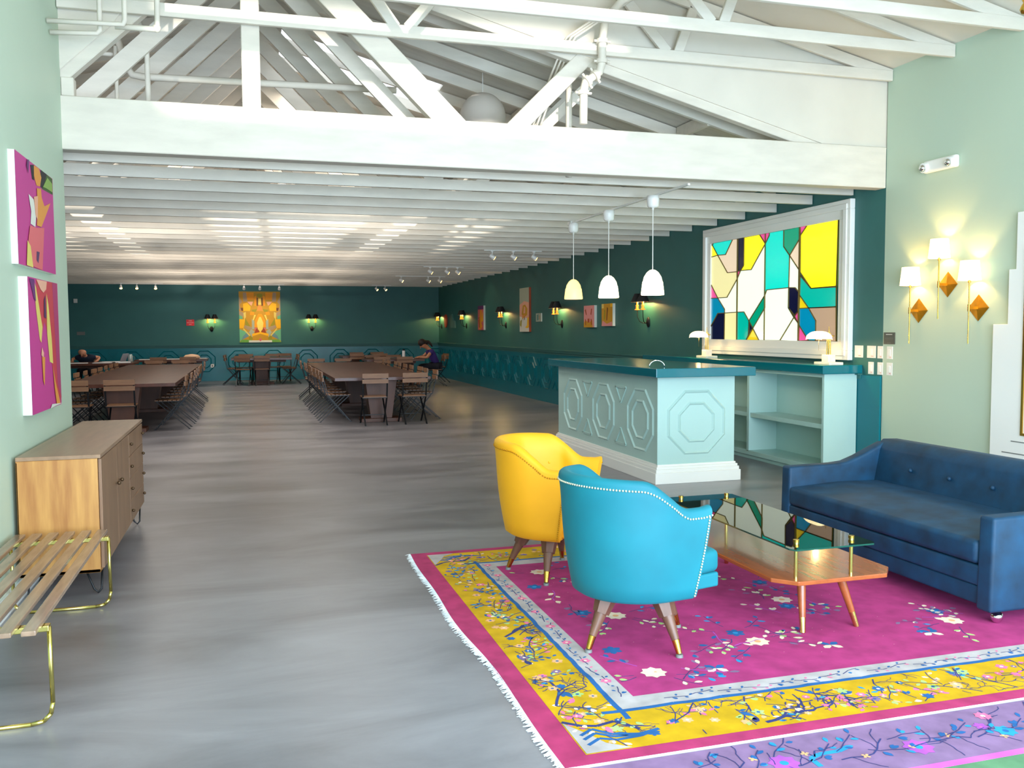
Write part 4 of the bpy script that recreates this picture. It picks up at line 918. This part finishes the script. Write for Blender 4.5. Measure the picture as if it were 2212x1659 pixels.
def person(label, loc, rz, lean, head_turn, skin, shirt, trousers, hair, arms, name='person', reach=.0):
    """seated figure, local +X is forward, hips at the origin, z = seat height"""
    t = thing(name, label, 'person', loc, rz)
    sz = .53; s_ = math.sin(lean); c_ = math.cos(lean)
    def tor(h, f=0, y=0): return Vector((s_*h+c_*f, y, sz+c_*h-s_*f))
    nodes = []; edges = []
    def add(p, r, par=None):
        nodes.append((tuple(p), r))
        if par is not None: edges.append((par, len(nodes)-1))
        return len(nodes)-1
    pel = add((0, 0, sz), (.105, .08)); wa = add(tor(.16), (.10, .07), pel); chs = add(tor(.34), (.115, .078), wa); nb = add(tor(.47), (.06, .055), chs)
    nk = add(tor(.53, .02), .05, nb); hd0 = tor(.60, .05); hdn = head_turn
    h1 = add(hd0, (.068, .074), nk); hc = hd0+Vector((math.sin(lean+hdn)*.08+.015, 0, math.cos(lean+hdn)*.08)); h2 = add(hc, (.078, .092), h1)
    ht = hc+Vector((math.sin(lean+hdn)*.075, 0, math.cos(lean+hdn)*.075)); add(ht, (.052, .062), h2)
    fx = Vector((math.cos(lean+hdn), 0, -math.sin(lean+hdn)))
    nn = add(hc+fx*.080-Vector((0, 0, .012)), .012, h2); add(hc+fx*.098-Vector((0, 0, .022)), .007, nn)
    for sg in (-1, 1): add(hc+Vector((0, sg*.092, -.005)), .014, h2)
    joints = {}
    for sg, (el, wr, ha) in zip((-1, 1), arms):
        sh = add(tor(.43, 0, sg*.17), .052, chs); e = add(el, .040, sh); w_ = add(wr, .026, e); pm = add(ha, (.034, .016), w_)
        d = (Vector(ha)-Vector(wr)).normalized(); side = Vector((-d.y, d.x, 0)).normalized()
        for q in range(4):
            b = Vector(ha)+side*(q-1.5)*.016+d*.03; b1 = add(b, .009, pm); add(b+d*(.035+.006*(q in (1, 2)))+Vector((0, 0, -.008)), .0075, b1)
        th = add(Vector(wr)+d*.03-side*sg*-.03, .010, pm); add(Vector(wr)+d*.07-side*sg*-.042, .008, th)
        joints[sg] = (tor(.43, 0, sg*.17), Vector(el))
    lg = {}
    for sg in (-1, 1):
        hp = add((.03, sg*.085, sz-.01), .060, pel); kn = add((.43, sg*.10, sz+.0), .044, hp); an = add((.47, sg*.10, .09), .034, kn); ft = add((.50, sg*.10, .035), (.032, .030), an); add((.63, sg*.11, .025), (.036, .022), ft)
        lg[sg] = (Vector((.03, sg*.085, sz-.01)), Vector((.43, sg*.10, sz)), Vector((.47, sg*.10, .10)))
    skinned('body', nodes, edges, skin, t)
    n2 = [((0, 0, sz+.03), (.148, .115)), (tuple(tor(.16)), (.132, .102)), (tuple(tor(.34)), (.152, .112)), (tuple(tor(.465)), (.085, .075))]; e2 = [(0, 1), (1, 2), (2, 3)]
    for sg in (-1, 1):
        a, b = joints[sg]; n2.append((tuple(a), .068)); e2.append((2, len(n2)-1)); n2.append((tuple(a.lerp(b, .55)), .058)); e2.append((len(n2)-2, len(n2)-1))
    skinned('shirt', n2, e2, shirt, t)
    n3 = [((0, 0, sz), (.150, .115))]; e3 = []
    for sg in (-1, 1):
        a, b, c = lg[sg]; n3 += [(tuple(a), .098), (tuple(b), .070), (tuple(c), .052)]; q = len(n3); e3 += [(0, q-3), (q-3, q-2), (q-2, q-1)]
    skinned('trousers', n3, e3, trousers, t)
    for sg in (-1, 1): MB().box(.40, .64, sg*.105-.045, sg*.105+.045, 0, .055, 'blk').build('shoe', t, bevel=.018, seg=3)
    ey = MB()
    for sg in (-1, 1): ey.ball(hc+fx*.082+Vector((0, sg*.03, .012)), .011, 'blk', 8, 5)
    ey.build('eyes', t)
    MB().ball(hc+fx*.078-Vector((0, 0, .052)), .018, 'coral', 8, 5, (.5, 1.2, .35)).build('mouth', t)
    if hair:
        up = Vector((math.sin(lean+hdn), 0, math.cos(lean+hdn)))
        hn = [(tuple(hc+up*.035-fx*.012), (.094, .104)), (tuple(hc+up*.075-fx*.01), (.066, .078)), (tuple(hc-fx*.055-up*.02), (.070, .080)), (tuple(hc-fx*.085-up*.12), (.05, .06)), (tuple(hc-fx*.09-up*.22), (.03, .04))]
        hm = MB()
        hm.ball(hc+up*.035-fx*.022, .103, 'hair', 18, 12, (1.0, 1.0, 1.02)); hm.ball(hc-fx*.07-up*.03, .075, 'hair', 14, 9); hm.tube([hc-fx*.10-up*.02, hc-fx*.14-up*.08, hc-fx*.13-up*.17, hc-fx*.10-up*.24], [.045, .042, .03, .01], 'hair', 10)
        hm.build('hair', t)
    t.scale = (1.1, 1.1, 1.04); return t
person('person in a purple T-shirt with dark hair, bent over papers at the table', (5.0, 24.05, 0), PI, .42, .45, 'skinf', 'purple', 'darkcl', True,
       [((.30, -.24, .78), (.43, -.12, .770), (.49, -.08, .762)), ((.30, .24, .76), (.43, .13, .768), (.49, .09, .762))])
person('bald person in a dark T-shirt leaning over papers at the left', (-4.0, 25.48, 0), -PI/2-.1, .72, .35, 'skin', 'navycl', 'darkcl', False,
       [((.26, -.28, .80), (.44, -.24, .768), (.51, -.22, .760)), ((.20, .30, .84), (.38, .30, .775), (.45, .29, .760))])
# ---- things on the far tables
def sheet(x, y, z, w_, l, rz, label, group=None, k='paper', th=.003):
    o = MB().box(-w_/2, w_/2, -l/2, l/2, 0, th, k).build('paper_sheet'); o.location = (x, y, z); o.rotation_euler = (0, 0, rz); tag(o, label, 'paper', group)
TZ = .765
PG = 'papers on the left far tables'
sheet(-4.0, 24.0, TZ, .42, .30, .1, 'white paper in front of the bald person', PG, th=.012)
sheet(-3.45, 23.95, TZ, .40, .30, -.05, 'stack of white paper right of the bald person, near table edge', PG, th=.014)
sheet(-3.35, 24.8, TZ, .5, .36, .3, 'large white sheet behind the laptop', PG, th=.010)
sheet(-2.98, 23.88, TZ, .34, .30, .2, 'thick white paper pile at right end of the bald person table', PG, th=.03)
sheet(-2.6, 26.2, TZ, .5, .3, .1, 'white sheet at the left end of the back left table', PG, th=.01)
sheet(-2.0, 26.3, TZ, .4, .3, -.1, 'white sheet in the middle of the back left table', PG, th=.01)
sheet(-1.25, 26.85, TZ, .25, .3, .2, 'white sheet beside the tan bag on back left table', PG, th=.01)
lp = thing('laptop', 'open silver laptop with tilted screen on the paper-strewn table', 'laptop', (-3.14, 24.32, TZ+.001), -.35)
MB().box(-.12, .12, -.15, .15, 0, .014, 'grey').build('base', lp, bevel=.003); MB().bar((.12, 0, .018), (.21, 0, .22), .008, .30, mat('laptop_shell', (160, 162, 172), .4), up=(0, 1, 0)).build('screen', lp)
jr = thing('glass_jar', 'clear glass jar with handle on the paper-strewn table', 'jar', (-2.86, 24.42, TZ))
MB().lathe([(.045, 0), (.06, .02), (.06, .15), (.045, .18), (.045, .20)], mat('jar_glass', (190, 205, 200), .1, metal=.3), seg=18).build('jar', jr)
MB().tube([(.055, 0, .15), (.10, 0, .14), (.10, 0, .06), (.055, 0, .05)], .006, 'grey', 6).build('handle', jr)
bag = MB().lathe([(.02, 0), (.20, .01), (.23, .05), (.17, .11), (.03, .135)], mat('tan_bag', (226, 186, 150), .7), seg=20, sy=.6).build('tan_bag'); bag.location = (-1.5, 26.4, TZ); tag(bag, 'tan cloth bag slumped on the back left table', 'bag')
sheet(4.12, 24.0, TZ, .40, .30, 0, 'white papers under the hands of the person in purple', None, th=.012)
bo = thing('water_bottle', 'white water bottle with black cap beside the person in purple', 'bottle', (4.02, 23.72, TZ))
MB().lathe([(.038, 0), (.04, .01), (.04, .20), (.03, .225)], 'paper', seg=16).build('body', bo); MB().lathe([(.03, .225), (.032, .23), (.032, .26), (.02, .265)], 'blk', seg=14).build('cap', bo)
# ---- black double wall sconces
def sconce(loc, rz, label, tree=None):
    assert len(label.split()) <= 16
    return label
s0 = thing('wall_sconce', '', 'wall lamp', (0, 0, 0), 0, 'double black-shaded wall sconces')
MB().lathe([(.001, 0), (.055, .0), (.055, .012), (.03, .03), (.001, .03)], 'blk', seg=18, mx=Matrix.Rotation(-PI/2, 4, 'Y'), sx=1.5).build('backplate', s0)
for sy in (-1, 1):
    MB().tube([(-.02, 0, 0), (-.07, sy*.03, -.02), (-.12, sy*.075, .01), (-.145, sy*.10, .08), (-.15, sy*.105, .19)], .0065, 'blk', 8).build('arm', s0)
    MB().lathe([(.006, 0), (.045, .005), (.03, .014), (.018, .03), (.022, .05), (.014, .06), (.03, .072), (.015, .08), (.014, .13), (.006, .135)], 'amber', c=(-.15, sy*.105, .19), seg=14).build('candle_holder', s0)
    MB().lathe([(.105, .0), (.045, .135)], 'blkshade', c=(-.15, sy*.105, .315), seg=18, cap=False).build('shade', s0)
    lamp('POINT', 'bulb', (-.12, sy*.105, .335), 9.0, (1, .66, .22), parent=s0, radius=.012)
stree = treeof(s0)
pos = [((XR, 12.86, 1.65), 0, 'black double sconce on the right wall, nearest, behind the pendant lamp'), ((XR, 16.88, 1.65), 0, 'black double sconce on right wall, second from the viewer'), ((XR, 20.92, 1.65), 0, 'black double sconce on right wall, third from the viewer'), ((XR, 25.0, 1.65), 0, 'black double sconce on right wall, fourth from the viewer'), ((XR, 28.4, 1.65), 0, 'black double sconce on right wall, farthest, near the corner'),
       ((-1.046, YB, 1.60), PI/2, 'black double sconce on the far wall, left of the yellow painting'), ((1.974, YB, 1.60), PI/2, 'black double sconce on the far wall, right of the yellow painting')]
for i, (l, r, lb) in enumerate(pos):
    if i == 0: s0.location = l; s0['label'] = lb
    else: dup(s0, l, r, lb, tree=stree)
# ---- brass lounge sconces
def bsconce(y, z, label):
    t = thing('brass_sconce', label, 'wall lamp', (XR, y, z), 0, 'brass diamond sconces with white shades')
    d = .115; q = MB(); q.add([(-.004, 0, -d), (-.004, d, 0), (-.004, 0, d), (-.004, -d, 0), (-.022, 0, 0), (0, 0, -d), (0, d, 0), (0, 0, d), (0, -d, 0)], [(0, 1, 4), (1, 2, 4), (2, 3, 4), (3, 0, 4), (5, 6, 1, 0), (6, 7, 2, 1), (7, 8, 3, 2), (8, 5, 0, 3)], 'brassd'); q.build('diamond_plate', t)
    MB().box(-.105, -.018, -.011, .011, -.011, .011, 'brassd').cyl((-.105, 0, -.03), (-.105, 0, .03), .011, .011, 'brass', 10).build('arm', t)
    MB().cyl((-.105, 0, -.31), (-.105, 0, .27), .0052, .0065, 'brass', 10).cyl((-.105, 0, .215), (-.105, 0, .235), .012, .012, 'brass', 10).build('rod', t)
    MB().lathe([(.093, 0), (.076, .17)], 'shadeon', c=(-.105, 0, .235), seg=28, cap=False).build('shade', t)
    lamp('POINT', 'bulb', (-.105, 0, .32), 9, (1, .62, .24), parent=t, radius=.02)
bsconce(6.607, 1.934-.235+.235*0+.0, 'highest of the three brass diamond sconces') if False else None
bsconce(6.607, 1.932, 'highest, middle brass diamond sconce with lit white shade')
bsconce(6.964, 1.704, 'left brass diamond sconce with lit white shade, nearest the teal wall')
bsconce(6.249, 1.713, 'right brass diamond sconce with lit white shade, nearest the stepped portal')
# ---- emergency light
em = thing('emergency_light', 'white two-headed emergency light high on the pale green wall', 'emergency light', (XR, 6.70, 3.02))
MB().box(-.055, 0, -.20, .20, -.055, .055, 'gloss').build('housing', em, bevel=.02, seg=3)
for yy in (-.15, .16): MB().cyl((-.03, yy, 0), (-.085, yy, -.012), .048, .045, 'gloss', 18).ball((-.085, yy, -.012), .034, 'chrome', 14, 8).build('lamp_head', em)
# ---- switch plates and plaque straddling the paint edge
for y, z, wd, lb in ((7.807, 1.30, .13, 'wide white switch plate, leftmost in the upper row'), (7.614, 1.30, .13, 'wide white switch plate, second in the upper row'), (7.483, 1.299, .078, 'narrow white switch plate, third in upper row, on the teal edge'), (7.345, 1.297, .08, 'white switch plate at right of the upper row, on the pale wall'),
                     (7.617, 1.136, .08, 'white switch plate, left in the lower row'), (7.480, 1.136, .078, 'white switch plate, middle of lower row'), (7.345, 1.136, .08, 'white switch plate, right in lower row, on the pale wall')):
    t = thing('switch_plate', lb, 'switch plate', (XR, y, z), 0, 'white switch plates')
    MB().box(-.006, 0, -wd/2, wd/2, -.062, .062, 'alu').build('plate', t, bevel=.002)
    MB().box(-.0072, -.006, -wd*.28, wd*.02, -.046, -.040, 'pinkp').build('marking', t)
    MB().box(-.011, -.006, -.016, .016, -.03, .032, 'gloss').build('rocker', t, bevel=.002)
pq = thing('wall_plaque', 'small charcoal plaque with pale lettering above the switch plates', 'sign', (XR, 7.353, 1.44))
MB().box(-.008, 0, -.078, .078, -.058, .058, 'dkgrey').build('plate', pq)
tx = MB(); 
for zz, hw, hh in ((.038, .045, .006), (.006, .06, .0018), (-.004, .06, .0018), (-.014, .05, .0018), (-.045, .025, .003)): tx.box(-.009, -.008, -hw, hw, zz-hh/2, zz+hh/2, 'grey' if zz < .03 else 'alu')
tx.build('lettering', pq)
# ---- pendants on a track
tr = thing('light_track', 'white ceiling track carrying the three pendant lamps', 'track', (4.0, 9.2, 2.90))
MB().box(-.012, .012, -1.6, 1.55, -.012, .006, 'gloss').build('rail', tr); MB().box(-.03, .03, 1.5, 1.62, -.03, .018, 'gloss').build('end_feed', tr, bevel=.004)
def pendant(x, y, zt, zb, k, label, p):
    t = thing('pendant_lamp', label, 'pendant lamp', (x, y, 2.886), 0, 'white bell pendant lamps')
    MB().lathe([(.062, 0), (.064, -.04), (.058, -.10), (.045, -.118), (.012, -.12), (.01, -.14)], 'gloss', seg=22).build('canopy', t)
    MB().cyl((0, 0, -.12), (0, 0, zt-2.886), .0045, .0045, 'gloss', 6).build('cord', t)
    h = zt-zb; o = zt-2.886
    MB().lathe([(.006, 0), (.03, -.006), (.06, -.03), (.088, -.075), (.098, -.118), (.102, -.122), (.104, -.13), (.118, -h+.01), (.114, -h)], k, c=(0, 0, o), seg=32, cap=False).build('shade', t)
    MB().lathe([(.104, -h+.004), (.02, -h+.05)], k, c=(0, 0, o), seg=24).build('diffuser', t)
    lamp('POINT', 'bulb', (0, 0, o-h-.03), p, (1, .8, .5), parent=t, radius=.06)
pendant(4.0, 10.68, 2.18, 1.928, 'glassdim', 'leftmost, dimmest bell pendant lamp over the counter', 3)
pendant(3.96, 9.434, 2.155, 1.90, 'glasson', 'middle bell pendant lamp over the counter', 6)
pendant(3.96, 8.287, 2.146, 1.888, 'glasson', 'rightmost, nearest bell pendant lamp over the counter', 6)
# ---- spot heads
G6 = 'track spotlights'
def spot(x, y, label, k, aim, p=0):
    t = thing('spotlight', label, 'spotlight', (x, y, 2.905), 0, G6)
    MB().cyl((0, 0, 0), (0, 0, -.07), .008, .008, 'gloss', 8).cyl((0, 0, -.0), (0, 0, -.02), .03, .03, 'gloss', 12).build('stem', t)
    a = Vector(aim).normalized(); c = Vector((0, 0, -.10))
    MB().cyl(c-a*.05, c+a*.045, .030, .042, 'gloss', 14).build('housing', t); MB().cyl(c+a*.046, c+a*.05, .036, .036, k, 14).build('lens', t)
    if p: lo = lamp('SPOT', 'beam', tuple(c+a*.06), p, (1, .80, .45), size=1.2, parent=t, radius=.03); lo.rotation_euler = a.to_track_quat('-Z', 'Y').to_euler()
for i, x in enumerate((-3.42, -3.0, -2.5)): spot(x, 27.55, ('left', 'middle', 'right')[i]+' spotlight of the trio near the far wall, left of the painting', 'spoton', (.1, -.5, -.8))
for i, x in enumerate((-.06, .39, .95)): spot(x, 27.55, ('left', 'middle', 'right')[i]+' spotlight of the trio above the yellow painting', 'spoton', (0, .75, -.65), 34)
for i, x in enumerate((3.85, 4.12)): spot(x, 27.55, ('left', 'right')[i]+' spotlight of the pair near the far right corner', 'spoton', (.6, -.3, -.7), 0)
for i, (x, y) in enumerate(((3.80, 22.65), (4.50, 22.65), (4.8, 22.65))): spot(x, y, ('left', 'middle', 'right')[i]+' spotlight of the farther row in the right ceiling', 'spoton', (.8, -.2, -.5), 5 if i else 0)
for i, (x, y) in enumerate(((3.85, 19.15), (4.22, 19.15), (4.46, 19.15))): spot(x, y, ('left', 'middle', 'right')[i]+' spotlight of the middle row in the right ceiling', 'spoton', (.8, 0, -.5), 5 if i else 0)
for i, (x, y) in enumerate(((4.10, 14.95), (4.48, 14.95), (4.86, 14.95))): spot(x, y, ('left', 'middle', 'right')[i]+' spotlight of the nearest row in the right ceiling', 'spoton', (.8, 0, -.5), 6 if i else 0)
for xa, xb, y, lb in ((-3.6, -2.3, 27.55, 'thin white track of the spotlights left of the yellow painting'), (-.2, 1.1, 27.55, 'thin white track of the spotlights above the yellow painting'), (3.7, 4.3, 27.55, 'thin white track near the far right corner'), (3.65, 4.95, 22.65, 'thin white track of the farther right spotlight row'), (3.7, 4.6, 19.15, 'thin white track of the middle right spotlight row'), (3.95, 5.0, 14.95, 'thin white track of the nearest right spotlight row')):
    o = MB().box(xa, xb, y-.012, y+.012, 2.905, 2.921, 'gloss').build('light_track'); tag(o, lb, 'track')
# ---- art on the right wall (u runs from far to near, v upwards, both 0..1)
def art(name, label, ya, yb, z0, z1, shapes, bg, dep=.04, side='canvas'):
    sh = [(c, [(ya+(yb-ya)*u, z0+(z1-z0)*v) for u, v in pl]) for c, pl in shapes]
    return canvas(name, label, 'painting', min(ya, yb), max(ya, yb), z0, z1, sh, XR, dep, side, -1, bg)
art('tall_painting', 'tall narrow canvas of orange-haired figure on pale ground, right wall', 19.63, 18.92, 1.49, 2.48, [('greyp', [(0, .62), (1, .66), (1, 1), (0, 1)]), ('peach', [(0, .35), (1, .3), (1, .66), (.5, .7), (0, .62)]), ('ochre', [(.22, .40), (.35, .6), (.6, .62), (.85, .52), (.82, .38), (.5, .33)]), ('peach', [(.42, .42), (.5, .58), (.62, .55), (.6, .42)]), ('orange', [(.3, .38), (.6, .4), (.5, .33), (.28, .28)]), ('brownp', [(.45, .2), (.52, .34), (.58, .34), (.56, .18)]), ('pwhite', [(.1, .05), (.45, .25), (.65, .3), (.75, .1), (.4, 0)]), ('sun', [(.6, .1), (.8, .14), (.85, .32), (1, .33), (1, .1), (.8, .08)]), ('olive', [(.06, .15), (.2, .1), (.25, .28), (.1, .25)])], 'pwhite', .05, 'rust')
art('small_painting', 'small pale square picture right of the tall canvas', 18.52, 18.15, 1.71, 1.89, [('seap', [(.2, .1), (.5, .2), (.5, .9), (.2, .8)]), ('taupe', [(.6, .2), (.8, .3), (.7, .9), (.55, .6)])], 'greyp', .02)
art('pink_figure_painting', 'pink canvas with dark red marks and ochre base, right wall', 15.55, 15.03, 1.575, 1.975, [('ochre', [(0, 0), (.85, 0), (.8, .35), (.5, .2), (.15, .35), (0, .2)]), ('rust', [(.1, .8), (.2, .85), (.3, .55), (.2, .6)]), ('rust', [(.65, .6), (.72, .85), (.8, .85), (.72, .55)]), ('rust', [(.38, .22), (.38, .40), (.55, .40), (.55, .22)]), ('rust', [(.16, .1), (.12, .38), (.2, .38), (.24, .12)]), ('rust', [(.72, .1), (.68, .38), (.76, .38), (.8, .12)])], 'pinkp', .05)
art('ochre_painting', 'ochre and pink canvas with yellow corners, nearest on right wall', 14.68, 14.19, 1.595, 1.985, [('yellowp', [(0, .8), (.2, .8), (.2, 1), (0, 1)]), ('sun', [(.8, .85), (1, .85), (1, 1), (.8, 1)]), ('pinkp', [(0, 0), (1, 0), (.95, .2), (.5, .1), (.1, .25)]), ('brownp', [(.45, .25), (.5, .85), (.6, .8), (.52, .25)]), ('olive', [(.2, .3), (.25, .75), (.35, .7), (.3, .3)])], 'ochre', .05)
art('orange_painting', 'narrow orange and purple canvas between the third and fourth wall sconces', 23.5, 22.9, 1.53, 2.18, [('plum', [(0, .85), (1, .85), (1, 1), (0, 1)]), ('amberp', [(.15, .1), (.4, .85), (.7, .8), (.6, .3), (.8, .15), (.4, 0)]), ('rust', [(.1, .4), (.3, .5), (.35, .1), (.2, .1)]), ('sun', [(.6, .4), (.85, .8), (.9, .4), (.7, .3)]), ('brownp', [(.1, .5), (.3, .55), (.3, .5), (.15, .46)])], 'coral', .05)
rb = MB(); rb.prism([(27.75+.19*math.cos(PI*2*i/20), 1.82+.21*math.sin(PI*2*i/20)) for i in range(20)], XR-.03, XR, 'x', 'redp'); o = rb.build('red_oval_board'); tag(o, 'long red oval wall piece near the far right corner', 'wall art')
rb = MB(); rb.prism([(27.0, 1.60), (26.95, 2.02), (26.8, 2.02), (26.72, 1.9), (26.6, 1.82), (26.42, 1.80), (26.42, 1.60)], XR-.03, XR, 'x', 'seap'); o = rb.build('grey_wall_piece'); tag(o, 'stepped grey-green wall piece beside the red oval', 'wall art')
# ---- big yellow painting on the far wall: mirrored shards
bp = thing('yellow_painting', 'large yellow kaleidoscopic canvas in the middle of the far teal wall', 'painting', (.395, YB, 1.18))
W_, H_ = 1.24, 1.58
MB().box(-W_/2, W_/2, -.04, 0, 0, H_, 'canvas').build('canvas', bp)
pm = MB(); pm.poly([(-W_/2, -.0412, 0), (W_/2, -.0412, 0), (W_/2, -.0412, H_), (-W_/2, -.0412, H_)], 'ochre')
SH = [('grassp', [(0, 0), (.3, 0), (.3, .05), (.05, .06)]), ('mintp', [(0, .02), (.1, .1), (.2, .2), (0, .26)]), ('bluep', [(.05, .05), (.22, .12), (.2, .22), (.08, .12)]), ('pwhite', [(.22, 0), (.5, 0), (.5, .04), (.22, .04)]),
      ('sun', [(0, .28), (.1, .28), (.14, .45), (0, .46)]), ('olive', [(.14, .48), (.26, .32), (.14, .32)]), ('taupe', [(.1, .3), (.2, .24), (.34, .24), (.3, .3), (.14, .34)]), ('yellowp', [(.08, .26), (.24, .12), (.26, .14), (.1, .28)]), ('olive', [(.22, .06), (.32, .06), (.28, .14), (.22, .12)]),
      ('greyp', [(.3, .1), (.36, .22), (.28, .26), (.22, .2)]), ('sun', [(.3, .12), (.5, .17), (.5, .21), (.36, .18), (.30, .17)]), ('rust', [(.36, .18), (.48, .2), (.44, .3), (.38, .24)]), ('coral', [(.35, .22), (.42, .28), (.38, .3)]), ('amberp', [(.36, .3), (.38, .44), (.46, .56), (.5, .56), (.5, .3)]), ('lemon', [(.44, .26), (.42, .38), (.48, .5), (.5, .5), (.5, .2)]),
      ('lemon', [(.34, .42), (.4, .54), (.36, .54), (.32, .44)]), ('greyp', [(.3, .26), (.36, .26), (.36, .42), (.3, .46)]), ('amberp', [(.26, .54), (.36, .54), (.36, .6), (.27, .6)]), ('mintp', [(0, .46), (.08, .46), (.08, .52), (0, .54)]), ('taupe', [(0, .54), (.1, .5), (.12, .58), (0, .62)]),
      ('yellowp', [(.1, .58), (.12, .44), (.16, .5), (.16, .6)]), ('sun', [(.1, .62), (.26, .62), (.28, .7), (.2, .78), (.1, .76)]), ('brownp', [(.02, .68), (.1, .68), (.1, .62), (.06, .62)]), ('taupe', [(0, .66), (.06, .6), (.02, .74), (.08, .8), (0, .9)]), ('taupe', [(.1, .8), (.2, .8), (.2, .98), (.1, .98)]),
      ('amberp', [(.2, .84), (.36, .84), (.36, .98), (.18, .98)]), ('peach', [(.2, .8), (.34, .8), (.3, .72), (.24, .76)]), ('amberp', [(.37, .72), (.42, .72), (.42, .92), (.37, .9)]), ('brownp', [(.42, .72), (.46, .72), (.46, .88), (.43, .88)]), ('lemon', [(.46, .74), (.5, .74), (.5, .86), (.47, .86)]), ('orange', [(.42, .62), (.5, .62), (.5, .74), (.46, .72)]), ('olive', [(.3, .64), (.44, .66), (.4, .6), (.32, .6)]), ('olive', [(.43, .9), (.5, .88), (.5, .96), (.44, .95)]), ('coral', [(.46, .05), (.5, .02), (.5, .09)])]
n = 0
for c, pl in SH:
    n += 1
    for sg in (-1, 1): pm.poly([(sg*(.5-u)*W_, -.0414-.0002*n, v*H_) for u, v in pl], c)
pm.build('painting', bp)
# ---- small fittings on the far wall
rs = thing('red_sign', 'small red sign with three pale lines of lettering on the far wall', 'sign', (-1.66, YB, 1.80))
MB().box(-.115, .115, -.008, 0, -.095, .095, 'redsign').build('plate', rs, bevel=.003)
lt = MB()
for zz, hw in ((.055, .045), (.0, .095), (-.055, .04)):
    x = -hw
    while x < hw-.008: lt.box(x, x+.011, -.0095, -.008, zz-.013, zz+.013, 'pinkp'); x += .016
lt.build('lettering', rs)
oo = thing('wall_outlet', 'white square outlet low on the far panelled wall', 'outlet', (-1.05, YB-.02, .47)); MB().box(-.05, .05, -.01, 0, -.055, .055, 'alu').build('plate', oo, bevel=.003); MB().box(-.02, .02, -.012, -.01, -.03, .03, 'grey').build('sockets', oo)
oo = thing('wall_plate', 'grey rectangular plate on the far wall above the bald person', 'wall plate', (-4.72, YB, 1.49)); MB().box(-.11, .11, -.01, 0, -.05, .05, 'grey').build('plate', oo, bevel=.003)
oo = thing('wall_speaker', 'small pale box high on the far wall beside the green wall edge', 'box', (-4.83, YB, 2.45)); MB().box(-.05, .05, -.06, 0, -.06, .06, 'alu').build('box', oo, bevel=.005)
